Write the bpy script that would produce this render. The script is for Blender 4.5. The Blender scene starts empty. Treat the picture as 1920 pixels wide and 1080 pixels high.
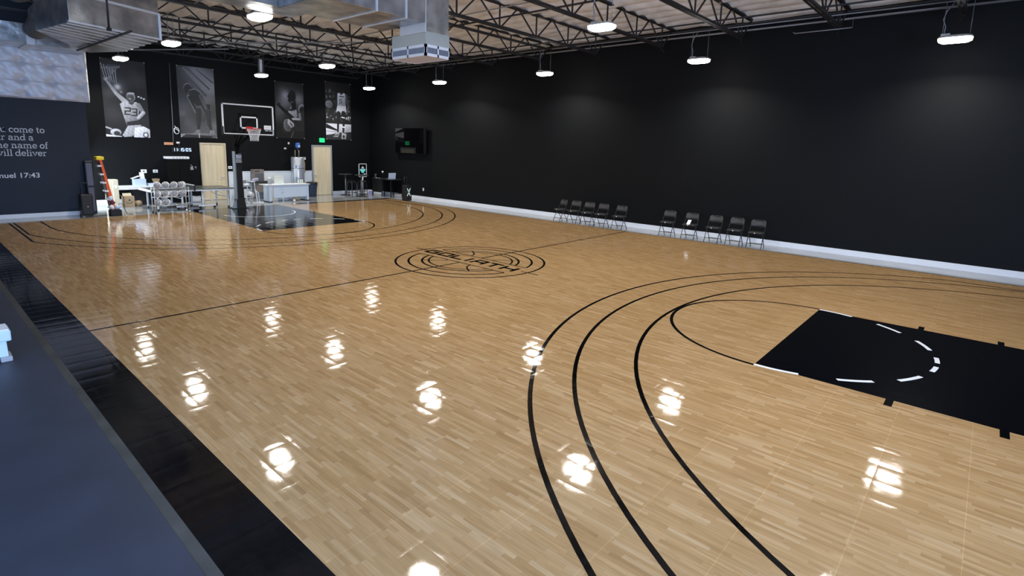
import bpy, math, random
from mathutils import Vector, Matrix, noise
random.seed(7)
PI = math.pi
SC = bpy.context.scene
COL = SC.collection

# ------------------------------------------------------------------ camera
cam_d = bpy.data.cameras.new('camera'); cam = bpy.data.objects.new('camera', cam_d); COL.objects.link(cam)
yaw, pitch, roll = math.radians(48.88131), math.radians(-9.66703), math.radians(1.79055)
f = Vector((math.sin(yaw)*math.cos(pitch), math.cos(yaw)*math.cos(pitch), math.sin(pitch)))
r0 = Vector((math.cos(yaw), -math.sin(yaw), 0)); u0 = r0.cross(f)
rr = r0*math.cos(roll)+u0*math.sin(roll); uu = -r0*math.sin(roll)+u0*math.cos(roll)
m = Matrix((rr, uu, -f)).transposed().to_4x4(); m.translation = Vector((-8.79450, -8.95125, 2.64347))
cam.matrix_world = m
cam_d.sensor_fit = 'HORIZONTAL'; cam_d.sensor_width = 36.0
cam_d.lens = 1014.858*36.0/1920.0
cam_d.shift_x = 0.0; cam_d.shift_y = -(540-450.86)/1920.0
cam_d.clip_start = 0.05; cam_d.clip_end = 200
SC.camera = cam

# ------------------------------------------------------------------ world, exposure, daylight
w = bpy.data.worlds.new('world'); SC.world = w; w.use_nodes = True
w.node_tree.nodes['Background'].inputs[0].default_value = (0.45, 0.62, 1.0, 1)
w.node_tree.nodes['Background'].inputs[1].default_value = 0.6
SC.view_settings.view_transform = 'Standard'
try: SC.view_settings.look = 'None'
except Exception: pass
SC.view_settings.gamma = 1.0; SC.view_settings.use_curve_mapping = False
SC.view_settings.exposure = 0.0

def area(name, loc, direction, sx, sy, power, color, spread=PI, parent=None):
    d = bpy.data.lights.new(name, 'AREA'); d.shape = 'RECTANGLE'; d.size = sx; d.size_y = sy
    d.energy = power; d.color = color; d.spread = spread
    o = bpy.data.objects.new(name, d); COL.objects.link(o)
    o.location = loc; o.rotation_euler = Vector(direction).to_track_quat('-Z', 'Y').to_euler()
    if parent: o.parent = parent
    return o
# daylight falling in through the open roll-up door behind the camera and the side door of the recess
area('daylight_roller_door', (-8.6, -15.9, 2.3), (0, 1, -0.02), 6.4, 4.0, 1900, (0.42, 0.62, 1.0))
area('daylight_left_side', (-12.5, -4.5, 2.6), (1, 0.12, -0.05), 9.0, 3.2, 900, (0.42, 0.62, 1.0))  # unseen daylight added from the left; the wall there has no opening
area('daylight_recess_door', (-4.25, 15.15, 1.3), (1, 0, -0.45), 1.7, 2.2, 100, (0.78, 0.90, 1.0))
LAMP_POWER = 98.0
LAMP_COLOR = (1.0, 0.965, 0.90)

# ------------------------------------------------------------------ materials
MATS = {}
def mat(name, color=(0.5, 0.5, 0.5), rough=0.5, metal=0.0, emit=None, estr=0.0, bump=None, spec=None, alpha=None, vary=None, coat=0.0):
    if name in MATS: return MATS[name]
    m = bpy.data.materials.new(name); m.use_nodes = True; nt = m.node_tree; b = nt.nodes['Principled BSDF']
    b.inputs['Base Color'].default_value = (*color, 1); b.inputs['Roughness'].default_value = rough
    b.inputs['Metallic'].default_value = metal
    if spec is not None: b.inputs['Specular IOR Level'].default_value = spec
    if coat: b.inputs['Coat Weight'].default_value = coat; b.inputs['Coat Roughness'].default_value = 0.1
    if emit: b.inputs['Emission Color'].default_value = (*emit, 1); b.inputs['Emission Strength'].default_value = estr
    if alpha is not None: b.inputs['Alpha'].default_value = alpha
    if vary or bump:
        g = nt.nodes.new('ShaderNodeNewGeometry'); n = nt.nodes.new('ShaderNodeTexNoise')
        n.inputs['Scale'].default_value = (vary or bump)[0]; n.inputs['Detail'].default_value = 5
        nt.links.new(g.outputs['Position'], n.inputs['Vector'])
        if vary:
            mx = nt.nodes.new('ShaderNodeMix'); mx.data_type = 'RGBA'
            mx.inputs[6].default_value = (*color, 1); mx.inputs[7].default_value = (*vary[1], 1)
            cr = nt.nodes.new('ShaderNodeMapRange'); cr.inputs[1].default_value = 0.35; cr.inputs[2].default_value = 0.68
            nt.links.new(n.outputs[0], cr.inputs[0]); nt.links.new(cr.outputs[0], mx.inputs[0])
            nt.links.new(mx.outputs[2], b.inputs['Base Color'])
        if bump:
            n2 = nt.nodes.new('ShaderNodeTexNoise'); n2.inputs['Scale'].default_value = bump[0]; n2.inputs['Detail'].default_value = 4
            nt.links.new(g.outputs['Position'], n2.inputs['Vector'])
            bp = nt.nodes.new('ShaderNodeBump'); bp.inputs['Strength'].default_value = bump[1]; bp.inputs['Distance'].default_value = bump[2]
            nt.links.new(n2.outputs[0], bp.inputs['Height']); nt.links.new(bp.outputs[0], b.inputs['Normal'])
    MATS[name] = m; return m

def math_node(nt, op, a, b=None, c=None):
    n = nt.nodes.new('ShaderNodeMath'); n.operation = op
    for i, v in enumerate((a, b, c)):
        if v is None: continue
        if isinstance(v, (int, float)): n.inputs[i].default_value = v
        else: nt.links.new(v, n.inputs[i])
    return n.outputs[0]

def court_normal(nt, bsdf, amp=0.0012, per=0.305):
    """gently domed sport tiles with fine ripples"""
    g = nt.nodes.new('ShaderNodeNewGeometry'); s = nt.nodes.new('ShaderNodeSeparateXYZ'); nt.links.new(g.outputs['Position'], s.inputs[0])
    def pillow(c):
        t = math_node(nt, 'ABSOLUTE', math_node(nt, 'SUBTRACT', math_node(nt, 'FRACT', math_node(nt, 'DIVIDE', c, per)), 0.5))
        return math_node(nt, 'POWER', math_node(nt, 'MULTIPLY', t, 2.0), 3.0)
    n2 = nt.nodes.new('ShaderNodeTexNoise'); n2.inputs['Scale'].default_value = 3.2; n2.inputs['Detail'].default_value = 2
    nt.links.new(g.outputs['Position'], n2.inputs['Vector'])
    h = math_node(nt, 'ADD', math_node(nt, 'MULTIPLY', math_node(nt, 'ADD', pillow(s.outputs[0]), pillow(s.outputs[1])), -0.62*amp), math_node(nt, 'MULTIPLY', n2.outputs[0], 1.6*amp))
    fw = nt.nodes.new('ShaderNodeTexNoise'); fw.inputs['Scale'].default_value = 150.0; fw.inputs['Detail'].default_value = 1
    nt.links.new(g.outputs['Position'], fw.inputs['Vector'])
    h = math_node(nt, 'ADD', h, math_node(nt, 'MULTIPLY', fw.outputs[0], 0.00012))
    # tile seams
    fx = math_node(nt, 'ABSOLUTE', math_node(nt, 'SUBTRACT', math_node(nt, 'FRACT', math_node(nt, 'DIVIDE', s.outputs[0], 0.61)), 0.5))
    fy = math_node(nt, 'ABSOLUTE', math_node(nt, 'SUBTRACT', math_node(nt, 'FRACT', math_node(nt, 'DIVIDE', s.outputs[1], 0.61)), 0.5))
    sm = math_node(nt, 'GREATER_THAN', math_node(nt, 'MAXIMUM', fx, fy), 0.4955)
    bp = nt.nodes.new('ShaderNodeBump'); bp.inputs['Strength'].default_value = 1.0; bp.inputs['Distance'].default_value = 1.0
    nt.links.new(h, bp.inputs['Height']); nt.links.new(bp.outputs[0], bsdf.inputs['Normal'])
    return s, sm

def court_paint(name, color, rough=0.07):
    m = bpy.data.materials.new(name); m.use_nodes = True; nt = m.node_tree; b = nt.nodes['Principled BSDF']
    b.inputs['Base Color'].default_value = (*color, 1); b.inputs['Roughness'].default_value = rough
    b.inputs['Specular IOR Level'].default_value = 0.32 if color[0] < 0.1 else 0.5
    court_normal(nt, b); MATS[name] = m; return m

def wood_material():
    m = bpy.data.materials.new('maple_court_tile'); m.use_nodes = True; nt = m.node_tree; b = nt.nodes['Principled BSDF']
    s, seam = court_normal(nt, b)
    b.inputs['Roughness'].default_value = 0.05
    X, Y = s.outputs[0], s.outputs[1]
    row = math_node(nt, 'FLOOR', math_node(nt, 'DIVIDE', X, 0.0385))
    wn = nt.nodes.new('ShaderNodeTexWhiteNoise'); wn.noise_dimensions = '1D'; nt.links.new(row, wn.inputs['W'])
    yy = math_node(nt, 'ADD', math_node(nt, 'DIVIDE', Y, 0.305), math_node(nt, 'MULTIPLY', wn.outputs[0], 7.0))
    idx = math_node(nt, 'FLOOR', yy)
    cb = nt.nodes.new('ShaderNodeCombineXYZ'); nt.links.new(row, cb.inputs[0]); nt.links.new(idx, cb.inputs[1])
    w2 = nt.nodes.new('ShaderNodeTexWhiteNoise'); w2.noise_dimensions = '2D'; nt.links.new(cb.outputs[0], w2.inputs['Vector'])
    ramp = nt.nodes.new('ShaderNodeValToRGB'); e = ramp.color_ramp.elements
    e[0].position = 0.0; e[0].color = (0.335, 0.196, 0.082, 1); e[1].position = 1.0; e[1].color = (0.475, 0.32, 0.168, 1)
    for p, c in ((0.15, (0.375, 0.226, 0.098, 1)), (0.5, (0.40, 0.247, 0.111, 1)), (0.85, (0.435, 0.277, 0.132, 1))):
        q = e.new(p); q.color = c
    nt.links.new(w2.outputs[0], ramp.inputs[0])
    # grain along the strip
    cg = nt.nodes.new('ShaderNodeCombineXYZ')
    nt.links.new(math_node(nt, 'MULTIPLY', X, 55.0), cg.inputs[0]); nt.links.new(math_node(nt, 'MULTIPLY', Y, 3.0), cg.inputs[1])
    nt.links.new(math_node(nt, 'MULTIPLY', w2.outputs[0], 40.0), cg.inputs[2])
    gn = nt.nodes.new('ShaderNodeTexNoise'); gn.inputs['Scale'].default_value = 1.0; gn.inputs['Detail'].default_value = 4
    nt.links.new(cg.outputs[0], gn.inputs['Vector'])
    gm = nt.nodes.new('ShaderNodeMapRange'); gm.inputs[1].default_value = 0.3; gm.inputs[2].default_value = 0.7; gm.inputs[3].default_value = 0.84; gm.inputs[4].default_value = 1.10
    nt.links.new(gn.outputs[0], gm.inputs[0])
    fr = math_node(nt, 'FRACT', math_node(nt, 'DIVIDE', X, 0.0385)); fy = math_node(nt, 'FRACT', yy)
    e1 = math_node(nt, 'LESS_THAN', fr, 0.035); e2 = math_node(nt, 'LESS_THAN', fy, 0.006)
    edge = math_node(nt, 'MAXIMUM', e1, e2)
    k = math_node(nt, 'MULTIPLY', gm.outputs[0], math_node(nt, 'SUBTRACT', 1.0, math_node(nt, 'MULTIPLY', edge, 0.13)))
    k = math_node(nt, 'ADD', k, math_node(nt, 'MULTIPLY', seam, 0.22))
    vm = nt.nodes.new('ShaderNodeVectorMath'); vm.operation = 'SCALE'
    nt.links.new(ramp.outputs[0], vm.inputs[0]); nt.links.new(k, vm.inputs['Scale'])
    nt.links.new(vm.outputs[0], b.inputs['Base Color'])
    MATS[m.name] = m; return m

M_WOOD = wood_material()
M_BLACKP = court_paint('black_court_tile', (0.0022, 0.0025, 0.0035), 0.07)
M_LINE = court_paint('black_line_paint', (0.002, 0.002, 0.002), 0.07)
M_WHITEL = court_paint('white_line_paint', (0.80, 0.82, 0.85), 0.1)
M_CONC = mat('polished_concrete', (0.33, 0.345, 0.355), 0.10, vary=(1.3, (0.24, 0.25, 0.255)))
M_BLUEF = mat('blue_rubber_floor', (0.020, 0.026, 0.042), 0.5, vary=(2.2, (0.026, 0.034, 0.056)), bump=(6, 0.15, 0.01))
M_WALL = mat('black_wall_paint', (0.0030, 0.0039, 0.0052), 0.6, vary=(0.4, (0.0019, 0.0025, 0.0034)), bump=(35, 0.12, 0.004), spec=0.2)
M_WALL_DAYLIT = mat('daylit_dark_wall_paint', (0.019, 0.026, 0.043), 0.6, vary=(0.6, (0.015, 0.021, 0.035)), spec=0.35)  # dark wall paint with the bluish daylight mixed into its colour
M_BOARD = mat('white_trim_paint', (0.86, 0.88, 0.92), 0.4)
M_STEEL = mat('dark_joist_steel', (0.028, 0.028, 0.032), 0.5, metal=0.3)
M_GALV = mat('galvanised_duct', (0.62, 0.64, 0.66), 0.30, metal=0.78, vary=(2.6, (0.30, 0.32, 0.34)), bump=(2.2, 0.6, 0.04))
M_GALVL = mat('light_sheet_metal', (0.72, 0.76, 0.80), 0.4, metal=0.3)
M_PIPE = mat('grey_conduit', (0.28, 0.28, 0.29), 0.4, metal=0.5)
M_WHITE = mat('white_enamel', (0.88, 0.90, 0.92), 0.35)
M_SCREEN = mat('black_gloss', (0.004, 0.004, 0.005), 0.12)
M_BLK = mat('black_plastic', (0.008, 0.008, 0.009), 0.45)
M_ARM = mat('matte_black_steel', (0.003, 0.003, 0.003), 0.7, spec=0.15)
M_DKMET = mat('black_metal_frame', (0.014, 0.014, 0.015), 0.38, metal=0.2)
M_VINYL = mat('charcoal_vinyl', (0.035, 0.035, 0.037), 0.42)
M_GLASS = mat('board_glass', (0.02, 0.022, 0.022), 0.04, alpha=0.28)
M_RED = mat('rim_red', (0.62, 0.035, 0.03), 0.35)
M_NET = mat('net_cord', (0.82, 0.82, 0.84), 0.8)
M_GREYPAD = mat('grey_pad', (0.27, 0.33, 0.36), 0.5)
M_CARD = mat('cardboard', (0.42, 0.31, 0.19), 0.8)
M_CARDL = mat('pale_cardboard', (0.55, 0.49, 0.36), 0.8)
M_DOOR = mat('blond_wood_door', (0.56, 0.45, 0.29), 0.42)
M_FRAME = mat('grey_door_frame', (0.33, 0.35, 0.38), 0.45)
M_ORANGE = mat('orange_fibreglass', (0.9, 0.13, 0.02), 0.4)
M_YELLOW = mat('yellow_plastic', (0.95, 0.75, 0.03), 0.4)
M_ALU = mat('brushed_aluminium', (0.72, 0.74, 0.77), 0.3, metal=0.8)
M_DESK = mat('pale_blue_laminate', (0.74, 0.84, 0.95), 0.35)
M_PAPER = mat('white_paper', (0.8, 0.8, 0.82), 0.7)
M_TT = mat('table_tennis_top', (0.05, 0.062, 0.062), 0.3)
M_TEAL = mat('teal_glow_print', (0.10, 0.55, 0.50), 0.5, emit=(0.1, 0.55, 0.5), estr=0.5)  # emblem colour given a weak glow of its own
M_GREEN = mat('exit_green', (0.02, 0.6, 0.2), 0.4, emit=(0.02, 1.0, 0.25), estr=1.3)
M_DIGIT = mat('clock_digit_glow', (0.5, 0.7, 1.0), 0.4, emit=(0.55, 0.75, 1.0), estr=2.2)
M_LENS = mat('lamp_lens', (1, 1, 1), 0.4, emit=(1.0, 0.97, 0.9), estr=20.0)
M_LAMPB = mat('lamp_body_metal', (0.55, 0.55, 0.50), 0.4, metal=0.4)
M_NAVY = mat('navy_plastic', (0.03, 0.045, 0.09), 0.3)
M_BLUE = mat('blue_tank_paint', (0.05, 0.16, 0.55), 0.35)
M_PALEB = mat('pale_blue_enamel', (0.55, 0.68, 0.90), 0.35)
M_TAN = mat('tan_plaque', (0.65, 0.32, 0.17), 0.6)
M_BROWN = mat('brown_grey_cabinet', (0.22, 0.19, 0.17), 0.5)
M_TXT = mat('lettering_white', (0.74, 0.76, 0.80), 0.6)

# ------------------------------------------------------------------ mesh builder
class MB:
    def __init__(s, o=(0, 0, 0)): s.v = []; s.f = []; s.mi = []; s.sm = []; s.o = Vector(o)
    def add(s, vs, fs, mi=0, smooth=False):
        b = len(s.v); s.v += [Vector(v)-s.o for v in vs]
        for q in fs: s.f.append([b+i for i in q]); s.mi.append(mi); s.sm.append(smooth)
        return s
    def box(s, x0, x1, y0, y1, z0, z1, mi=0):
        return s.add([(x0,y0,z0),(x1,y0,z0),(x1,y1,z0),(x0,y1,z0),(x0,y0,z1),(x1,y0,z1),(x1,y1,z1),(x0,y1,z1)],
                     [(0,3,2,1),(4,5,6,7),(0,1,5,4),(1,2,6,5),(2,3,7,6),(3,0,4,7)], mi)
    def obox(s, c, ax, ay, az, mi=0):
        c, ax, ay, az = map(Vector, (c, ax, ay, az)); vs = []
        for k in (-1, 1):
            for i, j in ((-1,-1),(1,-1),(1,1),(-1,1)): vs.append(c+ax*i/2+ay*j/2+az*k/2)
        return s.add(vs, [(0,3,2,1),(4,5,6,7),(0,1,5,4),(1,2,6,5),(2,3,7,6),(3,0,4,7)], mi)
    def bar(s, a, b, w, h, up=(0,0,1), mi=0):
        a, b = Vector(a), Vector(b); d = b-a; n = d.normalized(); up = Vector(up)
        sd = n.cross(up)
        if sd.length < 1e-4: sd = n.cross(Vector((1,0,0)))
        sd.normalize(); u = sd.cross(n)
        return s.obox((a+b)/2, d, sd*w, u*h, mi)
    def tube(s, pts, r, n=8, closed=False, mi=0, caps=True):
        pts = [Vector(p) for p in pts]; L = len(pts); rings = []
        rs = r if isinstance(r, (list, tuple)) else [r]*L
        prev = None
        for i, p in enumerate(pts):
            if closed: t = pts[(i+1)%L]-pts[i-1]
            else: t = pts[min(i+1, L-1)]-pts[max(i-1, 0)]
            t.normalize()
            if prev is None:
                a = Vector((0,0,1)) if abs(t.z) < 0.9 else Vector((1,0,0))
                x = t.cross(a).normalized()
            else: x = (prev-t*prev.dot(t)).normalized()
            prev = x; y = t.cross(x)
            rings.append([p+x*rs[i]*math.cos(2*PI*k/n)+y*rs[i]*math.sin(2*PI*k/n) for k in range(n)])
        vs = [v for R in rings for v in R]; fs = []
        for i in range(L if closed else L-1):
            j = (i+1) % L
            for k in range(n): fs.append((i*n+k, i*n+(k+1)%n, j*n+(k+1)%n, j*n+k))
        if caps and not closed: fs.append(tuple(range(n))[::-1]); fs.append(tuple((L-1)*n+k for k in range(n)))
        return s.add(vs, fs, mi, True)
    def cyl(s, a, b, r, n=16, r2=None, mi=0): return s.tube([a, b], [r, r if r2 is None else r2], n, mi=mi)
    def lathe(s, c, prof, n=24, mi=0, axis='z'):
        vs = []; fs = []; L = len(prof)
        for (rad, h) in prof:
            for k in range(n):
                a = 2*PI*k/n; vs.append((c[0]+rad*math.cos(a), c[1]+rad*math.sin(a), c[2]+h))
        for i in range(L-1):
            for k in range(n): fs.append((i*n+k, i*n+(k+1)%n, (i+1)*n+(k+1)%n, (i+1)*n+k))
        fs.append(tuple(range(n))[::-1]); fs.append(tuple((L-1)*n+k for k in range(n)))
        return s.add(vs, fs, mi, True)
    def sphere(s, c, r, n=20, m=12, mi=0, sz=1.0):
        prof = [(max(1e-4, r*math.sin(PI*i/m)), -r*sz*math.cos(PI*i/m)) for i in range(m+1)]
        return s.lathe(c, prof, n, mi)
    def prism(s, poly, z0, z1, mi=0):
        n = len(poly); vs = [(p[0], p[1], z0) for p in poly]+[(p[0], p[1], z1) for p in poly]
        fs = [tuple(range(n))[::-1], tuple(range(n, 2*n))]+[(i, (i+1)%n, n+(i+1)%n, n+i) for i in range(n)]
        return s.add(vs, fs, mi)
    def face(s, pts, mi=0): return s.add(pts, [tuple(range(len(pts)))], mi)
    def build(s, name, mats, parent=None, bevel=0, fix=False):
        me = bpy.data.meshes.new(name); me.from_pydata([tuple(v) for v in s.v], [], s.f); me.update()
        for m_ in (mats if isinstance(mats, (list, tuple)) else [mats]): me.materials.append(m_)
        for p, mi, sm in zip(me.polygons, s.mi, s.sm): p.material_index = mi; p.use_smooth = sm
        o = bpy.data.objects.new(name, me); COL.objects.link(o)
        if parent is not None: o.parent = parent
        else: o.location = s.o
        if bevel:
            b = o.modifiers.new('bevel', 'BEVEL'); b.width = bevel; b.segments = 2; b.limit_method = 'ANGLE'
        return o

def thing(name, label, cat, loc=(0,0,0), rotz=0.0, group=None, kind=None):
    o = bpy.data.objects.new(name, None); COL.objects.link(o); o.location = loc; o.rotation_euler = (0, 0, rotz)
    o.empty_display_size = 0.2
    if kind: o['kind'] = kind
    if label: o['label'] = label
    if cat: o['category'] = cat
    if group: o['group'] = group
    return o
def tag(o, label, cat, group=None):
    o['label'] = label; o['category'] = cat
    if group: o['group'] = group
    return o
def struct(o): o['kind'] = 'structure'; return o
def dup(root, loc, rotz=0.0, label=None, group=None):
    r = root.copy(); COL.objects.link(r); r.location = loc; r.rotation_euler = (0, 0, rotz)
    if label: r['label'] = label
    if group: r['group'] = group
    for ch in list(root.children):
        c = ch.copy(); COL.objects.link(c); c.parent = r
        for g in list(ch.children):
            d = g.copy(); COL.objects.link(d); d.parent = c
    return r
def ordinal(i): return ['first','second','third','fourth','fifth','sixth','seventh','eighth','ninth','tenth','eleventh','twelfth'][i]

def text_mesh(name, body, size, m_, loc, rot, parent=None, align='LEFT', offset=0.0, extrude=0.003, shear=0.0, sx=1.0):
    cu = bpy.data.curves.new(name, 'FONT'); cu.body = body; cu.size = size; cu.align_x = align
    cu.extrude = extrude; cu.offset = offset; cu.shear = shear
    t = bpy.data.objects.new(name+'_curve', cu); COL.objects.link(t)
    bpy.context.view_layer.update()
    me = bpy.data.meshes.new_from_object(t.evaluated_get(bpy.context.evaluated_depsgraph_get())); me.name = name
    bpy.data.objects.remove(t, do_unlink=True)
    for v in me.vertices: v.co.x *= sx
    me.materials.clear(); me.materials.append(m_)
    o = bpy.data.objects.new(name, me); COL.objects.link(o); o.location = loc; o.rotation_euler = rot
    if parent: o.parent = parent
    return o

# ================================================================== ROOM SHELL
XR, YB, YT, XJ, XL, YN, ZC = 8.46, 16.55, 13.80, -4.36, -12.6, -16.0, 6.62
struct(MB().box(XL, XR+0.2, YN, YB+0.2, -0.2, 0).build('floor', M_CONC))
struct(MB().box(XR, XR+0.2, YN, YB+0.2, 0, ZC+0.4).build('wall_right', M_WALL))
struct(MB().box(XJ, XR, YB, YB+0.2, 0, ZC+0.4).build('wall_back', M_WALL))
struct(MB().box(XL, XJ, YT, YT+0.2, 0, ZC+0.4).build('wall_back_left', M_WALL_DAYLIT))
j = MB(); j.box(XJ-0.2, XJ, YT+0.2, 14.25, 0, ZC+0.4); j.box(XJ-0.2, XJ, 16.05, YB, 0, ZC+0.4); j.box(XJ-0.2, XJ, 14.25, 16.05, 2.5, ZC+0.4)
struct(j.build('wall_recess', M_WALL))
struct(MB().box(XL-0.2, XL, YN, YT+0.2, 0, ZC+0.4).build('wall_left', M_WALL))
nw = MB(); nw.box(XL, -12.0, YN-0.2, YN, 0, ZC+0.4); nw.box(-5.2, XR, YN-0.2, YN, 0, ZC+0.4); nw.box(-12.0, -5.2, YN-0.2, YN, 4.5, ZC+0.4)
struct(nw.build('wall_near', M_WALL))
# raised sport court lies on the concrete; the aisle on the left is blue-black rubber
struct(MB().box(XL, -7.79, YN, 12.4, 0.0, 0.004).build('floor.001', M_BLUEF))

# ceiling: roof insulation sagging in long rolls between the purlins
def ceiling():
    b = MB(); nx = int((XR-XL)/0.07); ys = [YN+0.5*i for i in range(int((YB-YN)/0.5)+2)]
    vs = []; fs = []
    for jy, y in enumerate(ys):
        y = min(y, YB)
        for i in range(nx+1):
            x = XL+(XR-XL)*i/nx
            sag = 0.15*abs(math.sin(PI*x/0.61))**0.7*(0.8+0.45*noise.noise(Vector((math.floor(x/0.61)*3.1, y*0.35, 0))))
            wr = 0.03*noise.noise(Vector((x*1.2, y*2.2, 3)))+0.012*noise.noise(Vector((x*6, y*3, 7)))
            vs.append((x, y, ZC+0.02-sag+wr))
    W = nx+1
    for jy in range(len(ys)-1):
        for i in range(nx): fs.append((jy*W+i, (jy+1)*W+i, (jy+1)*W+i+1, jy*W+i+1))
    b.add(vs, fs, 0, True)
    b.box(XL, XR+0.2, YN, YB+0.2, ZC+0.35, ZC+0.45)
    return b
M_INS = mat('roof_insulation_facing', (0.86, 0.87, 0.88), 0.55, vary=(2.5, (0.66, 0.66, 0.66)), bump=(9, 0.7, 0.03))
struct(ceiling().build('ceiling', M_INS))

# baseboards and wainscot
struct(MB().box(XR-0.02, XR, YN, YB, 0, 0.155).build('baseboard_right', M_BOARD))
bb = MB(); bb.box(6.16, XR-0.02, YB-0.02, YB, 0, 0.165); bb.box(XJ, -0.12, YB-0.02, YB, 0, 0.2)
struct(bb.build('baseboard_back', M_BOARD))
struct(MB().box(XL, XJ, YT-0.02, YT, 0, 0.128).build('baseboard_back_left', M_BOARD))
wc = MB(); wc.box(1.06, 5.04, YB-0.03, YB, 0, 1.2, 0); wc.box(1.06, 5.04, YB-0.045, YB, 1.2, 1.235, 1)
struct(wc.build('trim_1', [mat('white_wall_panel', (0.82, 0.88, 0.93), 0.25), M_BOARD]))

# doors
def door(n, x0, x1, h, handle_x, frame_m):
    d = thing('door_%d' % n, None, None, ((x0+x1)/2, YB, 0), kind='structure')
    o = d.location
    fr = MB(o); t = 0.07
    fr.box(x0, x0+t, YB-0.07, YB, 0, h-t-0.001); fr.box(x1-t, x1, YB-0.07, YB, 0, h-t-0.001); fr.box(x0, x1, YB-0.07, YB, h-t, h)
    fr.build('door_frame', frame_m, d)
    MB(o).box(x0+t, x1-t, YB-0.05, YB-0.005, 0.01, h-t).build('door_panel', M_DOORW, d)
    hd = MB(o); s = -1 if handle_x > (x0+x1)/2 else 1
    hd.cyl((handle_x, YB-0.05, 1.0), (handle_x, YB-0.06, 1.0), 0.032); hd.cyl((handle_x, YB-0.06, 1.0), (handle_x, YB-0.11, 1.0), 0.012, 10)
    hd.tube([(handle_x, YB-0.11, 1.0), (handle_x+s*0.13, YB-0.11, 1.0)], 0.012, 10)
    hd.build('door_handle', M_ALU, d)
def door_wood():
    m = bpy.data.materials.new('blond_veneer'); m.use_nodes = True; nt = m.node_tree; b = nt.nodes['Principled BSDF']
    g = nt.nodes.new('ShaderNodeNewGeometry'); mp = nt.nodes.new('ShaderNodeMapping'); mp.inputs['Scale'].default_value = (7, 7, 0.5)
    nt.links.new(g.outputs['Position'], mp.inputs[0]); n = nt.nodes.new('ShaderNodeTexNoise'); n.inputs['Scale'].default_value = 1.3; n.inputs['Detail'].default_value = 4
    nt.links.new(mp.outputs[0], n.inputs['Vector']); r = nt.nodes.new('ShaderNodeValToRGB')
    r.color_ramp.elements[0].color = (0.66, 0.55, 0.36, 1); r.color_ramp.elements[0].position = 0.3
    r.color_ramp.elements[1].color = (0.80, 0.70, 0.49, 1); r.color_ramp.elements[1].position = 0.7
    nt.links.new(n.outputs[0], r.inputs[0]); nt.links.new(r.outputs[0], b.inputs['Base Color']); b.inputs['Roughness'].default_value = 0.4
    return m
M_DOORW = door_wood()
M_DFL = mat('pale_door_frame', (0.60, 0.52, 0.38), 0.45)
door(1, -0.04, 1.0, 2.47, 0.85, M_DFL)
door(2, 5.05, 6.14, 2.5, 5.2, M_FRAME)

# ================================================================== COURT
T = 0.008; ZL = 0.0092
court = thing('court_floor', None, None, (0, 0, 0), kind='structure')
XW = 7.25; YW = 12.62
def plate(name, m_, polys, z=ZL, thick=0.0011, parent=court):
    b = MB()
    for p in polys: b.prism(p, z-thick, z)
    return b.build(name, m_, parent)
def rect(x0, x1, y0, y1): return [(x0, y0), (x1, y0), (x1, y1), (x0, y1)]
MB().box(-XW, XW, -13.2, YW, 0.0, T).build('wood_field', M_WOOD, court)
bd = MB(); bd.box(-7.715, -XW, -13.6, YW, 0.0, T); bd.box(XW, XW+0.05, -13.6, 13.42, 0, T); bd.box(2.6, XW, YW, 13.42, 0, T)
bd.build('black_border', M_BLACKP, court)
MB().box(1.72, XW, YW, 13.07, 0.0, T+0.0004).build('wood_apron', M_WOOD, court)
rp = MB(); rp.add([(-7.79,-13.6,0.001),(-7.715,-13.6,0.001),(-7.715,-13.6,T),(-7.79,YW,0.001),(-7.715,YW,0.001),(-7.715,YW,T)], [(0,1,2),(3,5,4),(0,2,5,3),(1,4,5,2),(0,3,4,1)])
rp.build('edge_ramp', mat('grey_edge_ramp', (0.035, 0.035, 0.032), 0.6, vary=(3, (0.060, 0.058, 0.052))), court)

KW, FR = 1.712, 1.776
YN_R, YF_R = -11.17, 11.19        # rim centres near and far
FDn = 4.18                        # free throw line to rim
LW = 0.05
def arc_strip(cx, cy, r, a0, a1, w=LW, n=72):
    out = []
    for i in range(n):
        t0 = a0+(a1-a0)*i/n; t1 = a0+(a1-a0)*(i+1)/n
        out.append([(cx+(r-w/2)*math.cos(t0), cy+(r-w/2)*math.sin(t0)), (cx+(r+w/2)*math.cos(t0), cy+(r+w/2)*math.sin(t0)),
                    (cx+(r+w/2)*math.cos(t1), cy+(r+w/2)*math.sin(t1)), (cx+(r-w/2)*math.cos(t1), cy+(r-w/2)*math.sin(t1))])
    return out
def seg_strip(a, b, w=LW):
    a, b = Vector((a[0], a[1])), Vector((b[0], b[1])); d = (b-a).normalized(); n = Vector((-d.y, d.x))*w/2
    return [tuple(a-n), tuple(b-n), tuple(b+n), tuple(a+n)]
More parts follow.
